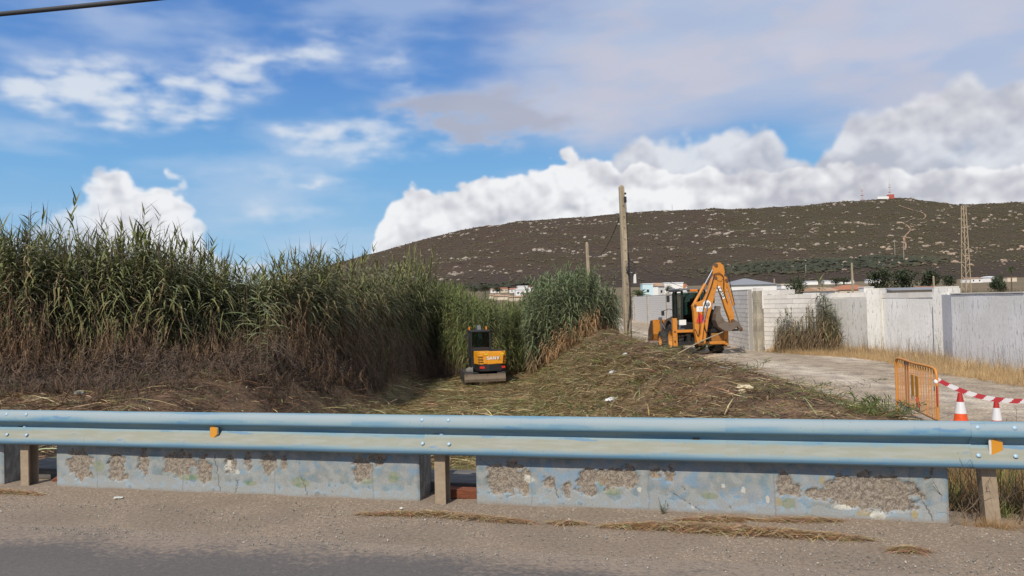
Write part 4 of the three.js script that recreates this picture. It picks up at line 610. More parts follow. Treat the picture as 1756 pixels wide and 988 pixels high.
  part('swing_post', [bx(.34, .62, .3, 0, .78, -.12, .04), rod([0, .42, -.05], [0, 1.2, -.05], .1, .1, 14)], orangeP, arm);
  part('boom', pl([[545, 790], [528, 690], [520, 500], [512, 440], [530, 412], [575, 408], [622, 392], [655, 330], [700, 200], [720, 168], [742, 190], [746, 250], [728, 310], [690, 450], [655, 560], [632, 690], [615, 792], [580, 802]], .26, .02), orangeP, arm);
  part('dipper_head', pl([[722, 170], [716, 120], [724, 75], [750, 50], [782, 48], [812, 75], [822, 130], [812, 180], [786, 215], [745, 205]], .2, .02).translate(0, 0, .02), orangeP, arm);
  part('dipper', pl([[742, 180], [800, 165], [845, 185], [852, 215], [838, 260], [842, 330], [878, 440], [900, 520], [905, 600], [872, 606], [852, 545], [826, 470], [806, 400], [770, 290], [750, 235]], .22, .018).translate(0, 0, -.02), orangeP, arm);
  const dz = .0, cyl = (name, a, b, c, r, parent) => { const A = [u(a[0]), w(a[1]), dz], B = [u(b[0]), w(b[1]), dz], C = [u(c[0]), w(c[1]), dz]; const m = part(name, rod(A, B, r, r, 14), orangeP, parent); part('rod', rod(B, C, r * .5, r * .5, 12), steel, m); return m; };
  cyl('dipper_cylinder', [530, 420], [640, 240], [735, 80], .065, arm).position.z = .0; cyl('bucket_cylinder', [838, 195], [908, 445], [968, 655], .062, arm).position.z = .03; cyl('boom_cylinder', [572, 770], [600, 600], [650, 420], .06, arm).position.z = .17;
  const chipped = mat([.13, .065, .03], .75); for (const [a, b, r] of [[530, 440, .06], [740, 66, .075], [733, 185, .07], [838, 208, .06], [885, 590, .075], [965, 665, .06], [588, 775, .07]]) part('pin', rod([u(a), w(b), -.16], [u(a), w(b), .16], r, r, 14), chipped, arm);
  part('tipping_link', pl([[872, 590], [892, 575], [935, 600], [965, 640], [984, 672], [970, 688], [930, 640], [890, 612]], .2, .012), bareSteel, arm); part('guide_link', pl([[890, 672], [965, 668], [984, 684], [890, 686]], .16, .01), bareSteel, arm);
  const bk = part('digging_bucket', plate([[745, 475], [716, 520], [712, 580], [735, 640], [790, 678], [850, 682], [905, 650], [915, 622], [880, 600], [868, 626], [835, 660], [795, 654], [752, 622], [732, 572], [736, 522], [758, 482]].map(([a, c]) => [u(a), w(c)]), .62, .01), bareSteel, arm);
  for (const z of [-.3, .3]) part('bucket_cheek', plate([[748, 478], [718, 560], [736, 636], [792, 674], [850, 678], [905, 640], [870, 615], [800, 590], [765, 540]].map(([a, c]) => [u(a), w(c)]), .025, .003).translate(0, 0, z), bareSteel, bk); for (let k = 0; k < 4; k++) part('tooth', bx(.1, .13, .05, u(748), w(462), -.24 + k * .16, .012).translate(.02, 0, 0), bareSteel, bk);
  // markings
  const face = .135; const disc = part('speed_disc', new THREE.CylinderGeometry(.175, .175, .006, 32).rotateX(Math.PI / 2).translate(u(643), w(430), face), whiteP, arm); part('numerals', text('40', .155, .003).translate(u(643), w(430), face + .003), inkP, disc);
  const board = part('notice', bx(.33, .22, .006, u(578), w(472), face - .001, .001), whiteP, arm); part('emblem', new THREE.TorusGeometry(.05, .009, 6, 20).translate(u(578), w(472), face + .004), mat([.45, .42, .38], .7), board);
  part('warning_triangle', plate([[540, 592], [552, 604], [622, 592], [626, 578], [572, 508], [562, 506]].map(([a, c]) => [u(a), w(c)]), .012, .002).translate(0, 0, face + .012), mat([.62, .035, .03], .4), arm);
  const logo = part('letter_panel', pl([[752, 268], [775, 262], [822, 375], [800, 388]], .012, .002).translate(0, 0, .1), whiteP, arm); part('lettering', text('CASE', .145, .003).rotateZ(-68 * D2R).translate(u(788), w(325), .108), inkP, logo);
  for (const pts of [[[718, 150], [760, 142], [800, 170], [806, 300], [836, 420]], [[720, 150], [690, 250], [620, 420], [600, 500], [610, 640], [640, 730], [648, 790], [600, 800]], [[820, 130], [850, 160], [862, 220], [905, 440]], [[560, 500], [565, 640], [545, 720], [520, 660], [500, 680]], [[596, 560], [612, 640], [630, 700], [652, 770], [620, 812], [560, 790]]]) part('hose', tube(pts.map(([a, c], i) => [u(a), w(c), .16 + .02 * Math.sin(i)]), .017, 40, 6), hose, arm);
  return g;
}
backhoe();
function miniExcavator() {
  const yg = H(-1.38, -38) + .01, g = thing('mini_excavator', 'small yellow and black tracked excavator working in the ditch', 'excavator', [-1.36, yg, -38.6], 9 * D2R), yel = paint([.70, .30, .02], .4), k = .003417, X = (a) => (a - 445) * k, Y = (b) => (893 - b) * k;
  for (const s of [-1, 1]) { const tr = part('track', (() => { const sh = new THREE.Shape(); sh.moveTo(-1.05, .02); sh.lineTo(1.05, .02); sh.absarc(1.05, .29, .27, -Math.PI / 2, Math.PI / 2); sh.lineTo(-1.05, .56); sh.absarc(-1.05, .29, .27, Math.PI / 2, Math.PI * 1.5); return new THREE.ExtrudeGeometry(sh, { depth: .36, bevelEnabled: true, bevelSize: .015, bevelThickness: .015, bevelSegments: 1, curveSegments: 8 }).translate(0, 0, -.18).rotateY(Math.PI / 2).translate(s * .78 - .2, 0, 0); })(), rubber, g);
    for (let i = 0; i < 15; i++) part('track_pad', bx(.4, .03, .07, s * .78 - .2, .585, -1.05 + i * .15, .008), rubber, tr); for (let i = 0; i < 5; i++) part('track_pad', bx(.4, .07, .03, s * .78 - .2, .1 + i * .1, 1.335 - Math.abs(i - 2) * .035, .008), rubber, tr); for (let i = 0; i < 4; i++) part('roller', new THREE.CylinderGeometry(.13, .13, .4, 14).rotateZ(Math.PI / 2).translate(s * .78 - .2, .24, -.75 + i * .5), darkP, tr); }
  part('undercarriage', [bx(1.1, .3, 1.5, -.2, .42, 0, .04), rod([-.1, .5, 0], [-.1, .72, 0], .45, .45, 24)], darkP, g);
  const bl = part('dozer_blade', plate([[1.42, .2], [1.5, .18], [1.54, .3], [1.5, .44], [1.5, .52], [1.42, .52]], 1.95, .01).rotateY(-Math.PI / 2).translate(-.24, 0, 0), paint([.17, .13, .092], .85), g); for (const s of [-1, 1]) part('blade_arm', bar([s * .5 - .2, .4, .6], [s * .5 - .2, .36, 1.45], .1, .1), darkP, bl);
  // upper house
  const hs = (pts) => { const s = new THREE.Shape(pts.map((p) => new THREE.Vector2(...p))); return s; };
  const body = [[-.5, .95], [-.42, 1.08], [0, 1.17], [.6, 1.13], [.8, 1.0], [.84, .4], [.84, -.9], [-.62, -.9], [-.62, .5]], foot = (pts, y0, y1) => new THREE.ExtrudeGeometry(hs(pts.map((p) => [p[0], -p[1]])), { depth: y1 - y0 - .04, bevelEnabled: true, bevelSize: .02, bevelThickness: .02, bevelSegments: 2 }).rotateX(-Math.PI / 2).translate(0, y0 + .02, 0);
  part('bumper', foot(body.map(([a, b]) => [a * .97, b * .98]), .62, .95), darkP, g);
  const cw = part('counterweight', foot(body, .955, 1.56), yel, g);
  const arcZ = (x) => table(body.slice(0, 5), x) + .028;
  const pnl = part('rear_panel', plate([[-.27, .99], [.62, .99], [.68, 1.5], [-.32, 1.5]], .03, .008).translate(.02, 0, 1.165), yel, cw); part('lettering', text('SANY', .145, .006).scale(1.25, 1, 1).translate(.2, 1.25, 1.185), mat([.74, .74, .72], .5), pnl); part('letter_outline', text('SANY', .15, .003).scale(1.29, 1.12, 1).translate(.212, 1.242, 1.1815), inkP, pnl);  // black outline of the printed name, set behind the white letters
  for (const x of [-.14, .63]) part('warning_sticker', bx(.16, .07, .004, x, 1.44, 1.187, .001), mat([.75, .5, .02], .5), pnl);
  for (const [x, ry] of [[-.40, -.5], [.73, .6]]) for (let i = 0; i < 3; i++) part('louvre', bx(.26, .055, .03, 0, 0, 0, .006).rotateY(ry * .7).translate(x, 1.07 + i * .12, arcZ(x) + .004), paint([.16, .07, .012], .7), cw);
  for (const x of [-.32, .66]) part('tail_lamp', bx(.25, .11, .03, x, .80, arcZ(x) * .98 + .002, .015).translate(0, 0, 0), redLamp, g);
  part('exhaust_cover', bx(.7, .06, .8, .42, 1.58, .5, .02), darkP, g);
  const cab = new THREE.Group(); cab.name = 'cab'; g.add(cab); const cx = -.29, cwid = .98, z0 = -.85, z1 = .42;
  part('lower_panel', [bx(cwid, .56, z1 - z0, cx, .98, (z0 + z1) / 2, .04)], darkP, cab);
  for (const [x, z] of [[cx - .46, z1 - .04], [cx + .46, z1 - .04], [cx - .46, z0 + .05], [cx + .46, z0 + .05], [cx - .47, -.1]]) part('pillar', bar([x, 1.2, z], [x, 2.48, z], .085, .085), darkP, cab);
  part('rear_sill', bx(cwid, .18, .08, cx, 1.64, z1 - .04, .02), darkP, cab); part('roof', bx(cwid + .04, .09, z1 - z0 + .06, cx, 2.5, (z0 + z1) / 2, .04), darkP, cab);
  part('rear_window', bx(.82, .8, .01, cx, 2.08, z1 - .03), glass, cab); for (const x of [cx - .475, cx + .475]) part('side_window', bx(.01, 1.0, 1.1, x, 1.95, -.2), glass, cab); part('windscreen', bx(.82, 1.1, .01, cx, 1.9, z0 + .03), glass, cab);
  part('seat', [bx(.44, .12, .44, cx, 1.5, -.2, .03), bx(.44, .55, .12, cx, 1.8, .02, .04)], mat([.035, .035, .037], .8), cab); part('seat_belt', bx(.3, .05, .02, cx + .05, 1.72, .1, .005), mat([.5, .06, .02], .7), cab); part('door_rail', tube([[cx - .52, 1.2, .25], [cx - .56, 1.5, .2], [cx - .55, 2.2, .1], [cx - .5, 2.4, .05]], .022, 16, 6), inkP, cab);
  for (const x of [cx - .42, cx + .43]) part('roof_lamp', bx(.08, .16, .08, x, 2.62, -.75, .015), amberLamp, cab); part('mirror', bx(.12, .2, .04, cx - .64, 2.25, -.6, .015), inkP, cab);
  part('boom', plate([[-.8, .95], [-.55, 1.0], [-1.1, 1.9], [-1.9, 2.72], [-2.6, 2.55], [-3.3, 1.75], [-3.2, 1.65], [-2.5, 2.3], [-1.95, 2.4], [-1.35, 1.75]], .2, .015).rotateY(-Math.PI / 2).translate(-.1, 0, 0), greyP, g);
  part('stick', plate([[-3.35, 1.95], [-3.1, 1.85], [-2.75, .75], [-2.85, .65], [-3.05, .8]], .16, .012).rotateY(-Math.PI / 2).translate(-.1, 0, 0), greyP, g);
  part('digging_bucket', plate([[-2.6, .7], [-2.35, .5], [-2.35, .2], [-2.6, .06], [-2.95, .15], [-3.05, .45], [-2.85, .3], [-2.6, .25], [-2.5, .45]], .7, .01).rotateY(-Math.PI / 2).translate(-.1, 0, 0), bareSteel, g);
  part('side_step', plate([[-1.08, .42], [-.72, .52], [-.72, .78], [-.95, .66]], .9, .01).translate(0, 0, .15), paint([.20, .195, .185], .8), g);
}
miniExcavator();
console.log('machines ready');

// ---------------------------------------------------------------- reeds
function reed(r, o, b = new GB(), at = V(0, 0, 0)) {
  const h = o.h * (.9 + .2 * r()), az = r() * 6.28, lean = o.lean * (.4 + r()), bend = (r() - .3) * o.lean * 1.2, P = (t) => V(at.x + Math.cos(az) * h * (lean * t + bend * t * t), at.y + h * t * (1 - .5 * lean * lean), at.z + Math.sin(az) * h * (lean * t + bend * t * t));
  const pts = [...Array(6).keys()].map((i) => P(i / 5)); b.stem(pts, o.r, o.r * .35, o.stem0, o.stem1);
  let a = r() * 6.28;
  for (let k = 0; k < o.n; k++) {
    const t = lerp(o.from, 1, Math.pow((k + r() * .8) / o.n, o.pow ?? .85)); a += Math.PI + (r() - .5) * 1.3; const base = P(Math.min(t, .995)), top = sm(.75, 1, t), dry = t < o.dry + (r() - .5) * .16, el = lerp(.4, 1.1, top) - (dry ? .7 + .6 * r() : 0) + (r() - .5) * .5;
    const dir = V(Math.cos(a) * Math.cos(el), Math.sin(el), Math.sin(a) * Math.cos(el)), side = V(-Math.sin(a), 0, Math.cos(a)); if (r() < .5) side.add(V(0, (r() - .5) * .9, 0)).normalize();
    const L = o.len * (.6 + .6 * r()) * lerp(1, .75, top), c = dry ? mix3(o.dryA, o.dryB, r()) : mix3(o.gA, o.gB, r()), tip = dry ? c : r() < .2 ? mix3(c, o.tip, .8) : mix3(c, o.tip, .2 * r());
    b.blade(base, dir, side, L, o.w * (.7 + .5 * r()), dry ? .25 + .4 * r() : lerp(.95, .3, top) * (.4 + 1.0 * r()), c, tip, 4, (r() - .5) * .3);
  }
  if (o.spear && r() < o.spear) { const q = P(1), d = P(1).sub(P(.85)).normalize(), e = q.clone().addScaledVector(d, .35 + .65 * r()); b.stem([q, q.clone().lerp(e, .5), e], .009, .002, [.13, .105, .06], [.12, .09, .06]); b.blade(q.clone().lerp(e, .25), d, V(-Math.sin(az), 0, Math.cos(az)), .5 * e.distanceTo(q), .035, 0, [.13, .105, .07], [.15, .12, .085], 3); }
  return b;
}
const GREEN = { h: 4.0, lean: .1, r: .012, n: 28, from: .28, len: .72, w: .056, dry: .52, spear: .45, stem0: [.22, .155, .07], stem1: [.15, .155, .05], gA: [.085, .108, .030], gB: [.185, .205, .062], tip: [.28, .22, .09], dryA: [.17, .11, .055], dryB: [.26, .185, .095] };
const BLUE = { ...GREEN, gA: [.095, .135, .055], gB: [.19, .235, .10], dry: .25, from: .12, n: 30, spear: 0, len: .66, tip: [.17, .18, .08] };
const FINE = { ...GREEN, h: 3.5, n: 26, from: .15, len: .5, w: .03, dry: .16, spear: 0, r: .008, gA: [.10, .15, .036], gB: [.18, .235, .06], lean: .12 };
const DRY = { ...GREEN, h: 2.3, n: 15, from: .1, len: .42, w: .022, dry: 2, spear: 0, r: .008, lean: .13, stem0: [.19, .115, .058], stem1: [.26, .17, .085], dryA: [.12, .066, .036], dryB: [.25, .15, .075] };
const BRUSH = { ...DRY, h: 1.1, n: 20, from: .03, len: .5, w: .034, r: .006, lean: .35, stem0: [.075, .043, .025], stem1: [.12, .07, .038], dryA: [.058, .033, .02], dryB: [.135, .082, .044] };
const reedMat = new THREE.MeshPhysicalMaterial({ vertexColors: true, side: THREE.DoubleSide, roughness: .9, transmission: .22, thickness: 0 });
const variants = (o, n, seed, spread = 1) => [...Array(n).keys()].map((k) => reed(rng(seed + k), { ...o, h: o.h * (1 + .06 * spread * (k - n / 2)), dry: o.dry > 1 ? o.dry : o.dry * (.5 + 1.0 * ((k * 3) % n) / n), lean: o.lean * (.6 + .8 * ((k * 5) % n) / n) }).geo());
function scatter(name, label, geos, items, material = reedMat) { // items: [variant, x, y, z, turn, scale, tiltX, tiltZ, colour]; one mass under one parent
  const root = new THREE.Group(); root.name = numbered(name); root.userData = { kind: 'stuff', label }; scene.add(root);
  geos.forEach((g, k) => { const list = items.filter((i) => i[0] === k); if (!list.length) return; const im = new THREE.InstancedMesh(g, material, list.length), e = new THREE.Euler(), q = new THREE.Quaternion(); list.forEach((i, j) => { im.setMatrixAt(j, new THREE.Matrix4().compose(V(i[1], i[2], i[3]), q.setFromEuler(e.set(i[6] || 0, i[4], i[7] || 0, 'YXZ')), typeof i[5] === 'number' ? V(i[5], i[5], i[5]) : V(...i[5]))); im.setColorAt(j, lin(...(i[8] || [1, 1, 1]))); }); im.name = 'stems'; im.userData.kind = 'stuff'; shade(im); root.add(im); });
  return root;
}
const tone = (r, k = .25) => { const q = 1 - k / 2 + k * r(), w = (r() - .5) * .1; return [q * (1 + w), q, q * (1 - w)]; };
// left bed: front edge as x -> distance, and how tall the reeds stand there
const edgeL = [[-30, 15.5], [-20, 18], [-13, 20.2], [-9.5, 22], [-7.6, 24.2], [-6.7, 27], [-6.3, 31], [-6.0, 36], [-5.6, 40], [-4.4, 43.4], [-2.6, 44.5]];
const tallL = [[-16, 3.55], [-13, 3.6], [-10.8, 3.65], [-9.6, 3.4], [-8.7, 2.75], [-7.9, 2.6], [-7.0, 2.95], [-6.2, 3.35], [-5.4, 3.3], [-4.6, 3.1]];
{
  const DEAD = { ...GREEN, dry: 2, spear: .3, n: 22, w: .034, len: .5, dryA: [.20, .135, .065], dryB: [.34, .245, .125], stem0: [.24, .16, .08], stem1: [.32, .24, .13] };
  const r = rng(101), green = [...variants(GREEN, 7, 500), ...variants(DRY, 4, 540), ...variants(BRUSH, 4, 560), ...variants(DEAD, 3, 580)], items = [];
  const edge = (x) => table(edgeL, x);
  for (let i = 0; i < 200000 && items.length < 4300; i++) { // tall green reeds
    const x = -24 + 20.5 * r(), t = r(), d = edge(x) + .9 + 7 * t * t + .5 * n2(x * .8, 3); if (d > 44 || (d > 27 && x < -9.5 && r() < .6)) continue; if (-1350 * .72 * d / 1350 > x + 1) continue;
    if (n2(x * .9, d * .9) < -.45) continue; const base = H(x, -d), want = table(tallL, x * (24 / d) * (d > 24 ? 1 : 1)), hh = ((d > 31 ? 3.45 : want) - .2 - base) * (.72 + .34 * r() + .16 * n2(x * .9, d * .9) + (r() < .07 ? .2 : 0)); items.push([r() < .17 + .12 * n2(x * .6, 9) ? 15 + Math.floor(r() * 3) : Math.floor(r() * 7), x, base - .05, -d, r() * 6.28, [.9 + .3 * r(), hh / 4.0, .9 + .3 * r()], (r() - .5) * .16, (r() - .5) * .16, tone(r)]);
  }
  const seg = edgeL.slice(1, -1), lens_ = []; let total = 0; for (let i = 1; i < seg.length; i++) { total += Math.hypot(seg[i][0] - seg[i - 1][0], seg[i][1] - seg[i - 1][1]); lens_.push(total); }
  const onEdge = (q, off) => { let i = 0; while (i < lens_.length - 1 && lens_[i] < q) i++; const A = seg[i], B = seg[i + 1], L = Math.hypot(B[0] - A[0], B[1] - A[1]), f = 1 - (lens_[i] - q) / L, tx = (B[0] - A[0]) / L, td = (B[1] - A[1]) / L; return [lerp(A[0], B[0], f) + td * off, lerp(A[1], B[1], f) - tx * off]; };
  for (let i = 0; i < 3900; i++) { const off = -.7 + 2.0 * r() ** 1.3, q = r() * total, [x, d] = onEdge(q, off); if (n2(x * .7 + 5, d * .7) < -.2 && r() < .75) continue; items.push([7 + Math.floor(r() * 4), x, H(x, -d) - .04, -d, r() * 6.28, (.35 + .85 * r()) * (.85 + .6 * n2(x * .55, d * .55)) * lerp(1, .6, sm(.2, 1.3, off)), (r() - .5) * .3, (r() - .5) * .3, tone(r, .5)]); }
  for (let i = 0; i < 4200; i++) { const off = -.3 + 2.6 * r() ** 1.2, [x, d] = onEdge(r() * total, off); if (x > -5.3 + .5 * n2(d * .5, 3) && d < 41) continue; items.push([11 + Math.floor(r() * 4), x, H(x, -d) - .03, -d, r() * 6.28, (.3 + .6 * r()) * (.85 + .6 * n2(x * .6 + 3, d * .6)), (r() - .5) * .9, (r() - .5) * .9, tone(r, .6)]); }
  for (let i = 0; i < 6500; i++) { const off = .8 + 4.6 * r() ** 1.1, [x, d] = onEdge(total * (.28 + .72 * r()), off); if (x > -5.9 || toN_(x, -d) > -2.5 || n2(x * .7 + 2, d * .7) < -.3) continue; items.push([11 + Math.floor(r() * 4), x, H(x, -d) - .03, -d, r() * 6.28, (.2 + .34 * r()) * (.9 + .5 * n2(x * .6 + 3, d * .6)), (r() - .5) * 1.3, (r() - .5) * 1.3, tone(r, .6)]); }
  for (let i = 0; i < 9000; i++) { const x = -19 + 12.8 * r(), d = edge(Math.min(x, -5.4)) - (x > -8.5 ? 9 : 5) + (x > -8.5 ? 9.6 : 5.8) * r() ** .8; if (toN_(x, -d) > -2 || (n2(x * .8 + 9, d * .8) < -.1 && r() < .6)) continue; items.push([11 + Math.floor(r() * 4), x, H(x, -d) - .03, -d, r() * 6.28, (.22 + .6 * r() * r()) * (.8 + .7 * n2(x * .6 + 3, d * .6)) * lerp(.7, 1.1, sm(-5, -.5, d - edge(Math.min(x, -5.4)))), (r() - .5) * 1.1, (r() - .5) * 1.1, tone(r, .6)]); }
  scatter('reed_bed', 'tall dense reed bed with dry brown foot on the left bank', green, items);
}
{ // ditch bed behind the excavator
  const r = rng(202), geos = [...variants(FINE, 6, 600), ...variants(GREEN, 3, 620), ...variants(DRY, 2, 640)], items = [];
  for (let i = 0; i < 2900; i++) { const x = -5.6 + 8 * r(), d = 41.4 + .9 * n2(x * .7, 3) + 7 * r() ** 1.7 + .5 * Math.abs(x + 1), k = r(), v = k < .78 ? Math.floor(r() * 6) : k < .88 ? 6 + Math.floor(r() * 3) : 9 + Math.floor(r() * 2), base = H(x, -d), topL = table([[-5.6, 2.6], [-5, 2.5], [-3.4, 2.25], [-2.2, 1.7], [-.8, 1.25], [1, 1.3], [2.4, 1.8]], x) + .5 * (r() - .5) + .25 * n2(x * 1.1, d * .6), hh = Math.max(.8, topL - base); items.push([v, x, base - .03, -d, r() * 6.28, [1, hh / (v < 6 ? 3.5 : v < 9 ? 4 : 3.0), 1], (r() - .5) * .14, (r() - .5) * .14, tone(r, .3)]); }
  for (let i = 0; i < 320; i++) { const x = -6.2 + 1.1 * r(), d = 30 + 12 * r(); items.push([r() < .5 ? Math.floor(r() * 6) : 9, x - .15, H(x, -d) - .03, -d, r() * 6.28, .3 + .35 * r(), (r() - .5) * .6, (r() - .5) * .6, tone(r, .4)]); }
  scatter('reed_bed', 'bright green finer reeds filling the ditch behind the small excavator', geos, items);
}
function clump(name, label, spots, group) { const b = new GB(), r = rng(spots.length); for (const [o, x, z, k, y] of spots) reed(rng(Math.floor(r() * 1e9)), { ...o, h: o.h * k }, b, V(x, (y ?? H(x, z)) - .04, z)); return single(name, b.geo(), reedMat, label, 'reeds', group); }
{ // big clump on the mound
  const r = rng(303), spots = []; for (let i = 0; i < 640; i++) { const a = r() * 6.28, q = Math.sqrt(r()), x = 2.85 + (2.35 + .5 * Math.sin(a * 3 + 1)) * q * Math.cos(a), z = -42.2 + 3.2 * q * Math.sin(a); const base = H(x, z), topL = table([[.4, 1.5], [1.2, 2.2], [2.2, 2.75], [3.2, 2.85], [4.3, 2.6], [5.2, 1.9]], x) + .75 * (r() - .62) + .45 * n2(x * 1.3, z * 1.1) + (r() < .06 ? .5 : 0); const dryish = r() < .12; spots.push([dryish ? { ...DRY, h: 2.3 } : BLUE, x, z, dryish ? .8 + .3 * r() : Math.max(.35, (topL - base) / 4.0)]); }
  for (let i = 0; i < 150; i++) { const x = 1.6 + 2.6 * r(), z = -39.0 - .5 * r() + (x - 2) * -.05; spots.push([{ ...DRY, dryA: [.34, .19, .085], dryB: [.44, .28, .14], lean: .3, w: .035 }, x, z, .35 + .35 * r()]); }
  clump('reed_clump', 'large blue-green reed clump with orange dry foot on the mound', spots, 'reed clumps');
}
{ // clump against the block wall
  const r = rng(404), spots = []; for (let i = 0; i < 120; i++) { const t = r(), x = lerp(11.2, 12.75, t) + .25 * (r() - .5), z = lerp(-33.9, -31.4, t) + .4 * r(), hgt = table([[0, .46], [.25, .42], [.45, .38], [.65, .62], [.85, .62], [1, .45]], t) * (.6 + .5 * r()); spots.push([r() < .5 ? { ...DRY, h: 4, n: 24, len: .28, lean: .06, dryA: [.22, .15, .08], dryB: [.36, .26, .14], w: .022 } : { ...GREEN, len: .38, w: .032, lean: .06, dry: .65, spear: 0, gA: [.10, .105, .045], gB: [.16, .165, .075] }, x, z, hgt]); }
  spots.push([{ ...GREEN, h: 4, dry: .2, lean: .02 }, 12.5, -31.7, .78], [{ ...GREEN, h: 4, dry: .3, lean: .03 }, 12.4, -31.8, .74]);
  clump('reed_clump', 'half dry reed clump growing against the pale walls', spots, 'reed clumps');
}
{ // three bright bent canes standing clear of the left bed
  for (const [x, z, k, label] of [[-7.15, -21.2, .74, 'bright green bent reed standing clear in front of the left bed'], [-6.75, -21.0, .64, 'shorter bright reed beside the bent one before the left bed']]) clump('young_reed', label, [[{ ...GREEN, gA: [.13, .18, .055], gB: [.19, .25, .08], dry: .0, n: 24, lean: .05, from: .2, spear: 0 }, x, z, k], [{ ...GREEN, gA: [.13, .17, .055], gB: [.2, .23, .09], dry: .1, n: 20, lean: .1, from: .25, spear: 0 }, x + .12, z - .1, k * .9]], 'young reeds before the left bed');
}
console.log('reeds ready');
